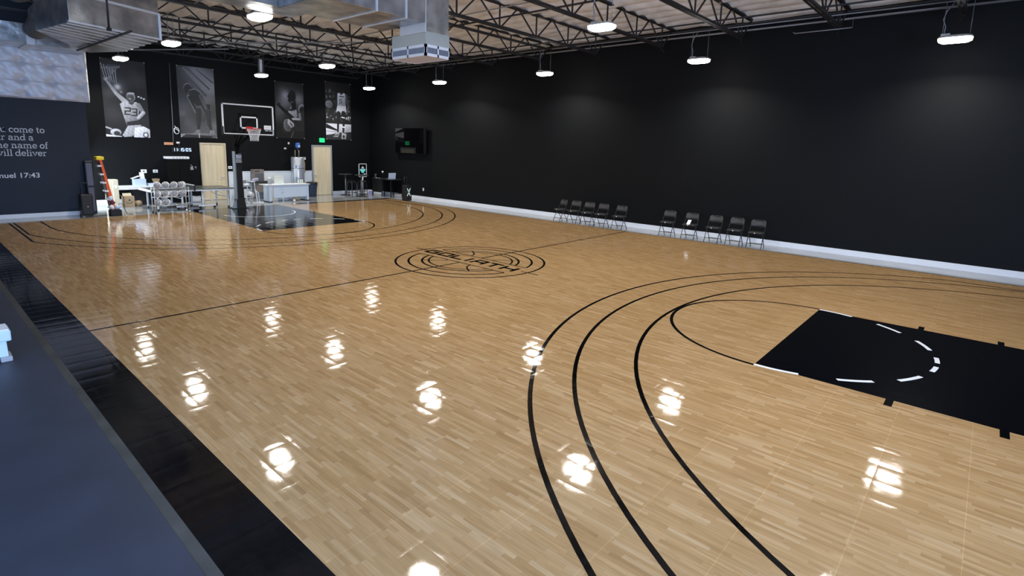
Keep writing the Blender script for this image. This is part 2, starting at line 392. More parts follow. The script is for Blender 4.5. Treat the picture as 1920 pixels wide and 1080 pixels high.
for sgn, cy in ((-1, YN_R), (1, YF_R)):      # sgn +1: far end
    yf = cy-sgn*FDn                        # free throw line
    yb = cy+sgn*1.6                        # baseline
    yk = 13.42 if sgn > 0 else -13.2
    k = MB()
    y0, y1 = sorted((yf, yk)); k.prism(rect(-KW, KW, y0, y1), T if abs(yk) <= YW else 0.0, ZL)
    k.build('key_area', M_BLACKP, court)
    base = -PI/2 if sgn > 0 else PI/2      # direction of the half circle, towards centre
    plate('free_throw_circle', M_LINE, arc_strip(0, yf, FR-0.01, base-PI/2, base+PI/2))
    # dashed white half inside the key
    dash = []
    b0 = -base
    for i in range(8):
        c = b0-PI/2+PI*(i+0.5)/8 if False else None
    edges = [(0, 0.29), (0.53, 0.77), (0.97, 1.20), (1.38, 1.52), (1.62, 1.76), (1.94, 2.17), (2.37, 2.61), (2.85, PI)]
    for e0, e1 in edges: dash += arc_strip(0, yf, FR-0.02, b0-PI/2+e0, b0-PI/2+e1, 0.055, 8)
    b_ = MB()
    for p in dash: b_.prism(p, ZL, ZL+0.0012)
    b_.build('dashed_half_circle', M_WHITEL, court)
    for rad, xs, nm in ((5.99, 5.99, 'inner_three_point_line'), (6.725, 6.595, 'middle_three_point_line'), (7.215, 6.70, 'outer_three_point_line')):
        if xs < rad:
            a = math.asin(math.sqrt(1-(xs/rad)**2)); yy = math.sqrt(rad*rad-xs*xs)
            if sgn > 0: ps = arc_strip(0, cy, rad, PI+a, 2*PI-a); e = cy-yy
            else: ps = arc_strip(0, cy, rad, a, PI-a); e = cy+yy
            ye = YW if sgn > 0 else -13.2
            ps += [seg_strip((-xs, e), (-xs, ye)), seg_strip((xs, e), (xs, ye))]
        else:
            if sgn > 0: ps = arc_strip(0, cy, rad, PI, 2*PI)
            else: ps = arc_strip(0, cy, rad, 0, PI)
            ye = YW if sgn > 0 else -13.2
            ps += [seg_strip((-xs, cy), (-xs, ye)), seg_strip((xs, cy), (xs, ye))]
        plate(nm, M_LINE, ps)
    # lane hash marks
    hs = []
    for dy in (1.437, 2.392, 3.35):
        for sx in (-1, 1): hs.append(rect(*sorted((sx*KW, sx*(KW+0.20))), *sorted((yf+sgn*(dy-0.03), yf+sgn*(dy+0.045)))))
    plate('lane_marks', M_LINE, hs)
    # restricted area arc and baseline dashes, white inside the key
    b_ = MB()
    for p in arc_strip(0, cy, 1.245, (PI if sgn > 0 else 0)+0.05, (2*PI if sgn > 0 else PI)-0.05, 0.05, 40): b_.prism(p, ZL, ZL+0.0012)
    b_.build('restricted_arc', M_WHITEL, court)
    b_ = MB()
    for a0, a1 in ((-1.1, -0.25), (0.3, 1.45)): b_.prism(rect(a0, a1, *sorted((yb+sgn*0.62, yb+sgn*0.56))), ZL, ZL+0.0012)
    b_.build('baseline_stripes', M_WHITEL, court)
plate('half_court_line', M_LINE, [seg_strip((-XW, 0), (-0.37, 0), 0.05), seg_strip((0.37, 0), (XW, 0), 0.05)])

# centre logo, a basketball in rings behind a slanted word band
lg = MB()
def ringband(r, w, lo=0.37, n=120):
    for i in range(n):
        t0 = 2*PI*i/n; t1 = 2*PI*(i+1)/n; tm = (t0+t1)/2
        if lo and abs(r*math.cos(tm)) < lo: continue
        lg.prism([((r-w/2)*math.cos(t0), (r-w/2)*math.sin(t0)), ((r+w/2)*math.cos(t0), (r+w/2)*math.sin(t0)),
                  ((r+w/2)*math.cos(t1), (r+w/2)*math.sin(t1)), ((r-w/2)*math.cos(t1), (r-w/2)*math.sin(t1))], ZL-0.0011, ZL)
ringband(1.737, 0.05, 0); ringband(1.444, 0.05); ringband(1.135, 0.05); ringband(0.98, 0.04)
L1 = math.sqrt(1.444**2-0.37**2)
for x in (-0.36, 0.36): lg.prism(seg_strip((x, -L1), (x, L1), 0.035), ZL-0.0011, ZL)
for s1 in (-1, 1): lg.prism(seg_strip((0.01, s1*1.56), (0.02, s1*2.03), 0.04), ZL-0.0011, ZL)
for sx in (-1, 1):
    for sy in (-1, 1):
        pts = []
        for i in range(11):
            t = i/10.0; x = 0.36+0.45*t; y = 0.36+0.42*t-0.09*math.sin(PI*t)
            pts.append((sx*x, sy*y))
        for a, b in zip(pts[:-1], pts[1:]): lg.prism(seg_strip(a, b, 0.035), ZL-0.0011, ZL)
# letters: strokes in a unit cell (u along the word, v up), then slanted
LET = {'G': [((1,1),(0,1)),((0,1),(0,0)),((0,0),(1,0)),((1,0),(1,.5)),((1,.5),(.5,.5))],
       'O': [((0,0),(1,0)),((1,0),(1,1)),((1,1),(0,1)),((0,1),(0,0))], 'L': [((0,1),(0,0)),((0,0),(1,0))],
       'I': [((0.5,0),(0.5,1))], 'A': [((0,0),(0.15,1)),((0.15,1),(1,1)),((1,1),(1,0)),((0.1,.42),(1,.42))],
       'T': [((0,1),(1,1)),((.5,1),(.5,0))], 'H': [((0,0),(0,1)),((1,0),(1,1)),((0,.5),(1,.5))]}
ypos = 1.49; H = 0.29
for ch in 'GOLIATH':
    wd = 0.10 if ch == 'I' else 0.33
    for a, b in LET[ch]:
        P = []
        for (u, v) in (a, b):
            yy = ypos-wd*(u if ch != 'I' else 0.5)+0.03*v; xx = -0.125+H*v; P.append(Vector((xx, yy)))
        d = (P[1]-P[0]).normalized()*0.032
        lg.prism(seg_strip(P[0]-d, P[1]+d, 0.088), ZL-0.0011, ZL)
    ypos -= wd+0.132
o = lg.build('centre_logo', M_LINE, court)

# ================================================================== LIGHTS
def lamp(loc, label, rot=0.0):
    t = thing('high_bay_lamp', label, 'ceiling light', loc, rot, 'high bay lights in three rows')
    b = MB(); w, l = 0.20, 0.31
    def rr(w, l, z, n=6, r=0.14):
        p = []
        for cx, cy, a0 in ((w-r, l-r, 0), (-w+r, l-r, PI/2), (-w+r, -l+r, PI), (w-r, -l+r, 1.5*PI)):
            for i in range(n+1): a = a0+PI/2*i/n; p.append((cx+r*math.cos(a), cy+r*math.sin(a), z))
        return p
    def loft(levels, cap=True):
        vs = []; fs = []
        for L_ in levels: vs += L_
        n = len(levels[0])
        for i in range(len(levels)-1):
            for k in range(n): fs.append((i*n+k, i*n+(k+1)%n, (i+1)*n+(k+1)%n, (i+1)*n+k))
        fs.append(tuple(range(n))[::-1]); fs.append(tuple((len(levels)-1)*n+k for k in range(n)))
        return vs, fs
    v, f_ = loft([rr(w*0.98, l*0.98, 0.035), rr(w, l, 0.045), rr(w*0.96, l*0.96, 0.075), rr(w*0.6, l*0.6, 0.10, r=0.08)]); b.add(v, f_, 0, False)
    b.box(-0.06, 0.06, 0.10, 0.26, 0.095, 0.14)
    b.build('lamp_housing', M_LAMPB, t)
    b = MB(); v, f_ = loft([rr(w*0.70, l*0.78, -0.05, r=0.10), rr(w*0.93, l*0.95, -0.02), rr(w*0.97, l*0.975, 0.02), rr(w*0.97, l*0.975, 0.036)]); b.add(v, f_, 0, False)
    b.build('lamp_lens', M_LENS, t)
    for y in (-0.24, 0.24): MB().tube([(0, y, 0.07), (0, y*0.98, 0.803)], 0.006, 6).build('hanger_wire', M_PIPE, t)
    b = MB(); b.tube([(0, 0.21, 0.13), (0.0, 0.20, 0.3), (0.02, 0.26, 0.45), (0.0, 0.22, 0.62), (0.0, 0.1, 0.795)], 0.011, 8)
    b.build('power_whip', M_PIPE, t)
    area('lamp_light', (0, 0, -0.055), (0, 0, -1), 0.30, 0.48, LAMP_POWER, LAMP_COLOR, math.radians(146), t)
    return t
rows = [(-3.16, 'left row'), (1.70, 'middle row'), (6.90, 'row beside the right wall')]
lys = [14.25, 9.1, 3.45, -2.18, -7.95]
fst = None
for x, rn in rows:
    for i, y in enumerate(lys):
        lab = 'white high bay light, %s from the back wall in the %s' % (ordinal(i), rn)
        if fst is None: fst = lamp((x, y, 5.28), lab)
        else: dup(fst, (x, y, 5.28), 0, lab)

# ================================================================== ROOF STEEL
JY = [16.15, 13.89, 11.46, 9.03, 6.60, 4.17, 1.74, -0.69, -3.12, -5.55, -8.0, -10.4]
pan = [7.45-1.6*i for i in range(13)]
def joist():
    t = thing('roof_joist', 'x', 'roof joist', (0, JY[0], 5.9), 0, 'open web roof joists')
    b = MB()
    for y in (-0.04, 0.04):
        b.box(XL, 7.5, y-0.03, y+0.03, -0.01, 0.004); b.box(XL, 7.5, y-0.03 if y < 0 else y+0.018, y-0.018 if y < 0 else y+0.03, -0.01, 0.05)
    b.build('bottom_chord', M_STEEL, t)
    b = MB(); b.box(XL, XR, -0.06, -0.012, 0.60, 0.65); b.box(XL, XR, 0.012, 0.06, 0.60, 0.65); b.build('top_chord', M_STEEL, t)
    for i, x in enumerate(pan):
        for dx0, dx1 in ((0, 0.0), (-0.03, -0.8), (0.03, 0.72)):
            x1 = min(x+dx1, XR-0.05)
            MB().bar((x+dx0, 0, 0.0), (x1, 0, 0.62), 0.034, 0.034, (0,1,0)).build('web_member', M_STEEL, t)
    return t
J0 = joist()
for i, y in enumerate(JY):
    lab = 'dark open web steel roof joist, %s counted from the back wall' % ordinal(i)
    if i == 0: J0['label'] = lab
    else: dup(J0, (0, y, 5.9), 0, lab)
for i, x in enumerate((-7.9, -4.6, -1.3, 2.0, 5.3)):
    tag(MB((x, 0, 5.93)).bar((x, -12, 5.955), (x, YB if x != -4.6 else 6.0, 5.955), 0.035, 0.035).build('bridging_bar', M_STEEL),
        'dark bridging bar tying the joists together, %s from the long right wall' % ordinal(4-i), 'bridging bar', 'bridging bars across the joists')
# bent extension straps past the joist ends
for i, y in enumerate(JY[1:11]):
    tag(MB((7.6, y, 5.9)).bar((7.35, y, 5.895), (8.0, y+0.12, 5.80), 0.03, 0.02).build('joist_end_strap', M_STEEL),
        'thin bent strap at the right hand end of a roof joist, %s from the back' % ordinal(i), 'steel strap', 'joist end straps')
def pipe(name, pts, r, label, cat, m_=M_PIPE, group=None):
    o_ = Vector(pts[0]); return tag(MB(o_).tube(pts, r, 8).build(name, m_), label, cat, group)
pipe('electrical_conduit', [(6.9, -11, 6.10), (6.9, 16.4, 6.10)], 0.016, 'grey conduit run above the lamps beside the long black wall', 'conduit')
pipe('electrical_conduit', [(7.15, -8.2, 6.05), (7.15, -5.9, 6.05), (7.15, -5.9, 5.82), (7.15, -4.6, 5.82), (7.2, -4.55, 5.86)], 0.014, 'bent conduit loop hanging near the end of a joist at upper right', 'conduit')
pipe('electrical_conduit', [(1.7, -11, 6.10), (1.7, 16.4, 6.10)], 0.016, 'grey conduit run above the middle row of lamps', 'conduit')
pipe('electrical_conduit', [(-3.16, -11, 6.10), (-3.16, 16.4, 6.10)], 0.016, 'grey conduit run above the left row of lamps', 'conduit')
pipe('electrical_conduit', [(8.38, -12, 6.30), (8.38, 16.4, 6.30)], 0.03, 'light grey pipe along the top of the long black wall', 'pipe', M_PIPE)
pipe('sprinkler_pipe', [(8.1, -12, 6.42), (8.1, 16.4, 6.42)], 0.028, 'dark sprinkler pipe just under the insulation by the right wall', 'pipe', M_STEEL)
for i, y in enumerate((-6.6, -4.1, -1.5)):
    pass
pipe('black_drain_pipe', [(-0.05, 2.95, 6.0), (6.6, 2.95, 6.0)], 0.045, 'thick black pipe running from the duct drop toward the right wall', 'pipe', M_STEEL)
# cable tray rails crossing near the left of the ceiling
for i, (a, b, lab) in enumerate((((-2.4, 12.3, 5.75), (3.2, 6.4, 6.05), 'slanting grey rail crossing under the joists above the second banner'),
                                 ((-3.2, 14.6, 5.6), (-0.2, 12.6, 5.9), 'short slanting grey rail near the back wall above the left banners'))):
    tag(MB(a).bar(a, b, 0.04, 0.04).build('ceiling_rail', M_PIPE), lab, 'rail')
# white vent stack on one lamp
vs = MB((1.70, 14.25, 5.42)); vs.cyl((1.70, 14.25, 5.42), (1.70, 14.25, 6.0), 0.055, 16); vs.cyl((1.70, 14.25, 5.70), (1.70, 14.25, 5.73), 0.062, 16)
tag(vs.build('lamp_stem_sleeve', M_WHITE), 'white tube sleeve above the back lamp of the middle row', 'tube')

# ================================================================== DUCTS
def ribbed(b, x0, x1, y0, y1, z, n, along='x', h=0.02):
    for i in range(n):
        if along == 'x': y = y0+(y1-y0)*(i+0.5)/n; b.box(x0, x1, y-0.012, y+0.012, z-h, z)
        else: x = x0+(x1-x0)*(i+0.5)/n; b.box(x-0.012, x+0.012, y0, y1, z-h, z)
# big plenum, upper left
q = [(-5.98, 6.2), (-4.08, 6.9), (-4.1, 9.95), (-4.66, 11.2), (-6.25, 8.2)]
du = thing('air_plenum', 'large galvanised duct plenum hanging at upper left above the foil panel', 'air duct', (-5.0, 8.4, 5.0))
b = MB(du.location); b.prism(q, 5.0, 5.62); b.build('plenum_body', M_GALV, du, 0.01)
b = MB(du.location)
for i in range(6):
    t_ = (i+0.5)/6; a = Vector(q[0]).lerp(Vector(q[4]), t_); c = Vector(q[1]).lerp(Vector(q[2]), t_)
    b.bar((a.x, a.y, 4.992), (c.x, c.y, 4.992), 0.03, 0.016)
b.build('stiffener_rib', M_GALVL, du)
b = MB(du.location)
b.prism([(-5.98, 6.21), (-4.08, 6.91), (-4.08, 7.6), (-5.98, 6.9)], 5.62, 6.4)
b.build('plenum_neck', M_GALV, du)
b = MB(du.location); b.bar((-6.0, 6.2, 5.61), (-4.06, 6.9, 5.61), 0.05, 0.05); b.bar((-6.0, 6.2, 5.02), (-4.06, 6.9, 5.02), 0.05, 0.04); b.bar((-4.08, 6.89, 5.02), (-4.08, 6.89, 5.6), 0.05, 0.05, (1,0,0))
b.build('corner_flange', M_GALVL, du)
tz = thing('trapeze_hanger', 'black strut and threaded rod carrying the plenum at upper left', 'duct hanger', (-5.1, 8, 4.93))
MB(tz.location).bar((-4.95, 5.85, 4.955), (-5.05, 10.6, 4.955), 0.04, 0.04).build('strut_channel', M_STEEL, tz)
b = MB(tz.location); b.cyl((-5.30, 6.12, 4.93), (-5.30, 6.12, 6.5), 0.022, 8); b.cyl((-5.30, 6.12, 4.93), (-5.30, 6.12, 4.99), 0.05, 8); b.build('threaded_rod', M_STEEL, tz)
# duct over the foil panel
dl = thing('supply_duct', 'galvanised duct running along the wall above the silver foil panel', 'air duct', (-7, 12.8, 5.15))
b = MB(dl.location); b.box(-12.4, -5.9, 12.0, 13.45, 5.16, 5.68); b.box(-5.75, -4.45, 12.15, 13.6, 5.16, 5.62); b.build('duct_body', M_GALV, dl, 0.008)
b = MB(dl.location); b.box(-5.92, -5.73, 11.95, 13.5, 5.12, 5.70); b.build('duct_collar', M_GALVL, dl, 0.006)
fx = MB((-5.6, 10.6, 5.6)); pts = [(-5.75, 11.72, 5.50), (-5.68, 11.2, 5.62), (-5.7, 10.4, 5.75), (-5.9, 9.6, 5.6)]
fx.tube(pts, [0.26, 0.30, 0.30, 0.26], 20)
tag(fx.build('flexible_duct', mat('grey_duct_wrap', (0.16, 0.16, 0.165), 0.6, bump=(12, 0.9, 0.05))), 'grey wrapped flexible duct between plenum and wall duct', 'flexible duct')
# centre duct with drop and diffuser
dc = thing('trunk_duct', 'galvanised trunk duct crossing the ceiling at top centre', 'air duct', (-1.7, 1.5, 5.3))
b = MB(dc.location); b.box(-3.3, -0.80, 0.72, 2.30, 5.28, 5.84); b.build('duct_body', M_GALV, dc, 0.01)
b = MB(dc.location); b.box(-5.8, -2.62, 2.32, 3.05, 5.32, 5.84); b.build('branch_duct', M_GALV, dc, 0.008)
b = MB(dc.location)
for x in (-2.05, -1.32): b.box(x-0.02, x+0.02, 0.70, 2.32, 5.26, 5.86)
b.build('seam_flange', M_GALVL, dc)
dp = thing('drop_diffuser', 'white louvred diffuser box under a square sheet metal drop duct', 'air diffuser', (-0.42, 1.35, 4.6))
b = MB(dp.location); b.box(-0.77, -0.09, 0.76, 1.62, 5.11, 6.5); b.build('drop_duct', M_GALV, dp, 0.006)
b = MB(dp.location); b.box(-0.80, -0.765, 0.735, 1.62, 5.09, 6.5); b.build('drop_corner_flange', M_GALVL, dp)
b = MB(dp.location); b.box(-0.76, -0.06, 0.76, 1.98, 4.83, 5.12); b.build('transition_box', mat('pale_galvanised', (0.52, 0.56, 0.54), 0.45, metal=0.35), dp, 0.005)
b = MB(dp.location)
x0, x1, y0, y1, z0, z1 = -0.775, -0.045, 0.745, 1.995, 4.60, 4.845
b.box(x0, x1, y0, y0+0.03, z0, z0+0.06); b.box(x0, x1, y0, y0+0.03, z1-0.06, z1); b.box(x0, x1, y1-0.03, y1, z0, z1); b.box(x0, x0+0.03, y0, y1, z0, z0+0.06)
b.box(x0, x0+0.03, y0, y1, z1-0.06, z1); b.box(x1-0.03, x1, y0, y1, z0, z1); b.box(x0, x0+0.03, y0, y0+0.05, z0, z1); b.box(x0, x0+0.05, y0, y0+0.03, z0, z1)
b.box(x1-0.05, x1, y0, y0+0.03, z0, z1); b.box(x0, x0+0.03, y1-0.05, y1, z0, z1); b.box((x0+x1)/2-0.02, (x0+x1)/2+0.02, y0, y0+0.03, z0, z1); b.box(x0, x0+0.03, (y0+y1)/2-0.02, (y0+y1)/2+0.02, z0, z1)
b.build('grille_frame', M_WHITE, dp)
b = MB(dp.location)
for i in range(22):
    x = x0+0.05+(x1-x0-0.1)*i/21; b.box(x-0.005, x+0.005, y0+0.004, y0+0.028, z0+0.05, z1-0.05)
for i in range(36):
    y = y0+0.05+(y1-y0-0.1)*i/35; b.box(x0+0.004, x0+0.028, y-0.005, y+0.005, z0+0.05, z1-0.05)
b.build('louvre_blades', mat('grey_blade', (0.30, 0.33, 0.38), 0.5), dp)
MB(dp.location).box(x0+0.04, x1-0.04, y0+0.04, y1-0.04, z0+0.004, z0+0.02).build('bottom_panel', mat('lilac_white_panel', (0.55, 0.57, 0.72), 0.5), dp)
MB(dp.location).box(x0+0.035, x1-0.035, y0+0.035, y1-0.035, z0+0.03, z1-0.005).build('grille_core', mat('grille_dark', (0.10, 0.11, 0.13), 0.6), dp)

# ================================================================== WALL OF TEXT AND FOIL PANEL
fo = MB((-8.3, YT, 4.4)); nx, nz = 170, 64; fx0, fx1, fz0, fz1 = -12.0, -4.235, 3.70, 5.35
tufts = [(-4.45-0.72*i, z+0.03*((i*7) % 3-1)) for i in range(11) for z in (3.78, 4.25, 4.78)]
vs = []; fs = []
for jz in range(nz+1):
    z = fz0+(fz1-fz0)*jz/nz
    for i in range(nx+1):
        x = fx0+(fx1-fx0)*i/nx
        d = 1e9; a = 0
        for tx, tz_ in tufts:
            dd = (x-tx)**2+((z-tz_)*1.1)**2
            if dd < d: d = dd; a = math.atan2(z-tz_, x-tx); tk = tx*3+tz_
        d = math.sqrt(d)
        puff = 0.085*(1-math.exp(-(d/0.13)**2))-0.02*math.exp(-((z-4.25)/0.02)**2)-0.02*math.exp(-((z-4.78)/0.02)**2)
        rad = 0.024*math.exp(-(d/0.26)**2)*abs(math.sin(a*4.5+tk*5))**0.5*min(1, d/0.05)
        wr = 0.012*noise.noise(Vector((x*4+z*3, z*2.2-x, 1)))+0.015*noise.noise(Vector((x*13+z*8, z*6, 5)))
        e = min(1, (x-fx0)/0.05, (fx1-x)/0.05, (z-fz0)/0.05)
        vs.append((x, YT-0.02-max(0, (puff+rad+wr+0.03))*max(0.15, e), z))
W = nx+1
for jz in range(nz):
    for i in range(nx): fs.append((jz*W+i, jz*W+i+1, (jz+1)*W+i+1, (jz+1)*W+i))
fo.add(vs, fs, 0, True); fo.box(fx0, fx1, YT-0.03, YT-0.001, fz0, fz1)
tag(fo.build('foil_insulation_panel', mat('silver_foil_facing', (0.68, 0.71, 0.78), 0.45, metal=0.15)), 'quilted silver foil insulation panel fixed high on the left wall', 'insulation panel')
LN = [('You come to', -5.485, 2.655), ('spear and a', -5.77, 2.415), ('in the name of', -5.44, 2.172), ('I will deliver', -5.487, 1.935)]
qt = thing('wall_quotation', 'white lettered quotation painted on the dark left wall', 'wall lettering', (-6.5, YT, 1.9))
def arcp(cx, cy, rx, ry, a0, a1, n=12): return [(cx+rx*math.cos(math.radians(a0+(a1-a0)*i/n)), cy+ry*math.sin(math.radians(a0+(a1-a0)*i/n))) for i in range(n+1)]
# slab serif letters as thick strokes (p, thickness), x height 1; S = short serif bar
SR = 0.17
def ser(x, y, w=0.24): return ([(x-w, y), (x+w, y)], 0.13)
GL = {
 'a': (0.98, [(arcp(0.42, 0.68, 0.30, 0.26, 160, 0)+[(0.72, 0.1)], SR), (arcp(0.38, 0.30, 0.26, 0.24, 90, 360, 14)+[(0.72, 0.5), (0.40, 0.54)], 0.14), ([(0.72, 0.07), (0.92, 0.07)], 0.13)]),
 'c': (0.88, [(arcp(0.46, 0.5, 0.36, 0.44, 45, 315, 18), 0.18), ([(0.74, 0.70), (0.74, 0.90)], 0.12)]),
 'd': (1.06, [(arcp(0.42, 0.5, 0.33, 0.43, 0, 360, 20), 0.17), ([(0.80, 0.07), (0.80, 1.50)], SR), ([(0.60, 1.47), (0.80, 1.47)], 0.13), ([(0.80, 0.07), (1.0, 0.07)], 0.13)]),
 'e': (0.92, [(arcp(0.46, 0.5, 0.35, 0.43, 0, 320, 20), 0.17), ([(0.14, 0.5), (0.80, 0.5)], 0.11)]),
 'f': (0.66, [(arcp(0.52, 1.22, 0.20, 0.24, 60, 180)+[(0.32, 0.07)], SR), ([(0.08, 0.93), (0.60, 0.93)], 0.13), ser(0.32, 0.065)]),
 'h': (1.16, [([(0.26, 0.06), (0.26, 1.5)], SR), ([(0.06, 1.47), (0.26, 1.47)], 0.13), (arcp(0.54, 0.62, 0.28, 0.30, 180, 0)+[(0.82, 0.06)], SR), ser(0.26, 0.065), ser(0.86, 0.065)]),
 'i': (0.56, [([(0.28, 0.06), (0.28, 0.94)], SR), ([(0.08, 0.93), (0.28, 0.93)], 0.13), ser(0.28, 0.065), ([(0.20, 1.32), (0.34, 1.32)], 0.18)]),
 'l': (0.56, [([(0.28, 0.06), (0.28, 1.5)], SR), ([(0.08, 1.47), (0.28, 1.47)], 0.13), ser(0.28, 0.065)]),
 'm': (1.70, [([(0.26, 0.06), (0.26, 0.94)], SR), ([(0.06, 0.93), (0.26, 0.93)], 0.13), (arcp(0.54, 0.62, 0.28, 0.30, 180, 0)+[(0.82, 0.06)], SR), (arcp(1.10, 0.62, 0.28, 0.30, 180, 0)+[(1.38, 0.06)], SR), ser(0.26, 0.065), ser(0.82, 0.065, 0.2), ser(1.40, 0.065)]),
 'n': (1.14, [([(0.26, 0.06), (0.26, 0.94)], SR), ([(0.06, 0.93), (0.26, 0.93)], 0.13), (arcp(0.54, 0.62, 0.28, 0.30, 180, 0)+[(0.82, 0.06)], SR), ser(0.26, 0.065), ser(0.84, 0.065)]),
 'o': (0.94, [(arcp(0.47, 0.5, 0.36, 0.43, 0, 360, 22), 0.18)]),
 'p': (1.06, [([(0.26, -0.45), (0.26, 0.94)], SR), ([(0.06, 0.93), (0.26, 0.93)], 0.13), (arcp(0.62, 0.5, 0.33, 0.43, 0, 360, 20), 0.17), ser(0.26, -0.42)]),
 'r': (0.82, [([(0.26, 0.06), (0.26, 0.94)], SR), ([(0.06, 0.93), (0.26, 0.93)], 0.13), (arcp(0.56, 0.56, 0.30, 0.34, 180, 60), SR), ser(0.28, 0.065)]),
 's': (0.82, [([(0.66, 0.78), (0.56, 0.90), (0.36, 0.93), (0.20, 0.84), (0.18, 0.66), (0.34, 0.55), (0.54, 0.46), (0.68, 0.34), (0.64, 0.16), (0.46, 0.06), (0.26, 0.08), (0.14, 0.22)], 0.16)]),
 't': (0.70, [([(0.30, 1.28), (0.30, 0.28)]+arcp(0.48, 0.28, 0.18, 0.20, 180, 300), SR), ([(0.08, 0.93), (0.60, 0.93)], 0.13)]),
 'u': (1.14, [([(0.24, 0.94), (0.24, 0.38)]+arcp(0.52, 0.38, 0.28, 0.30, 180, 360)+[(0.80, 0.94)], SR), ([(0.80, 0.94), (0.80, 0.07)], SR), ([(0.04, 0.93), (0.24, 0.93)], 0.13), ([(0.60, 0.93), (0.80, 0.93)], 0.13), ([(0.80, 0.07), (1.0, 0.07)], 0.13)]),
 'v': (1.02, [([(0.18, 0.92), (0.50, 0.08), (0.84, 0.92)], SR), ser(0.18, 0.93, 0.2), ser(0.84, 0.93, 0.2)]),
 'w': (1.50, [([(0.18, 0.92), (0.46, 0.08), (0.74, 0.88), (1.02, 0.08), (1.30, 0.92)], SR), ser(0.18, 0.93, 0.2), ser(0.74, 0.93, 0.16), ser(1.30, 0.93, 0.2)]),
 'Y': (1.30, [([(0.18, 1.42), (0.64, 0.72), (1.10, 1.42)], SR), ([(0.64, 0.72), (0.64, 0.06)], SR), ser(0.64, 0.065), ser(0.18, 1.44, 0.18), ser(1.10, 1.44, 0.18)]),
 'I': (0.72, [([(0.36, 0.06), (0.36, 1.44)], 0.2), ser(0.36, 0.065), ser(0.36, 1.44)]),
 ' ': (0.46, [])}
def slab_line(body, xr, z, xh, parent, track=-0.02):
    width = sum(GL[c][0]+track for c in body)-0.06
    x = xr-width*xh; b = MB((-6.5, YT, 1.9))
    for c in body:
        for pts, th in GL[c][1]:
            P = [Vector((x+p[0]*xh, z+p[1]*xh)) for p in pts]; L = []; Rr = []
            for i, p in enumerate(P):
                t = (P[min(i+1, len(P)-1)]-P[max(i-1, 0)]).normalized()
                nn = Vector((-t.y, t.x))*th*xh/2; L.append(p+nn); Rr.append(p-nn)
            n = len(P)
            vs = [(q.x, YT-0.006, q.y) for q in L]+[(q.x, YT-0.006, q.y) for q in Rr]
            b.add(vs, [(i, i+1, n+i+1, n+i) for i in range(n-1)], 0)
        x += (GL[c][0]+track)*xh
    return b.build('text_line', M_TXT, parent)
for s_, xr, z in LN: slab_line(s_, xr, z, 0.132, qt)
text_mesh('text_line', '1 Samuel 17:43', 0.215, M_TXT, (-5.70+6.5, -0.004, 1.262-1.9), (PI/2, 0, 0), qt, 'RIGHT', 0.003, sx=1.08)

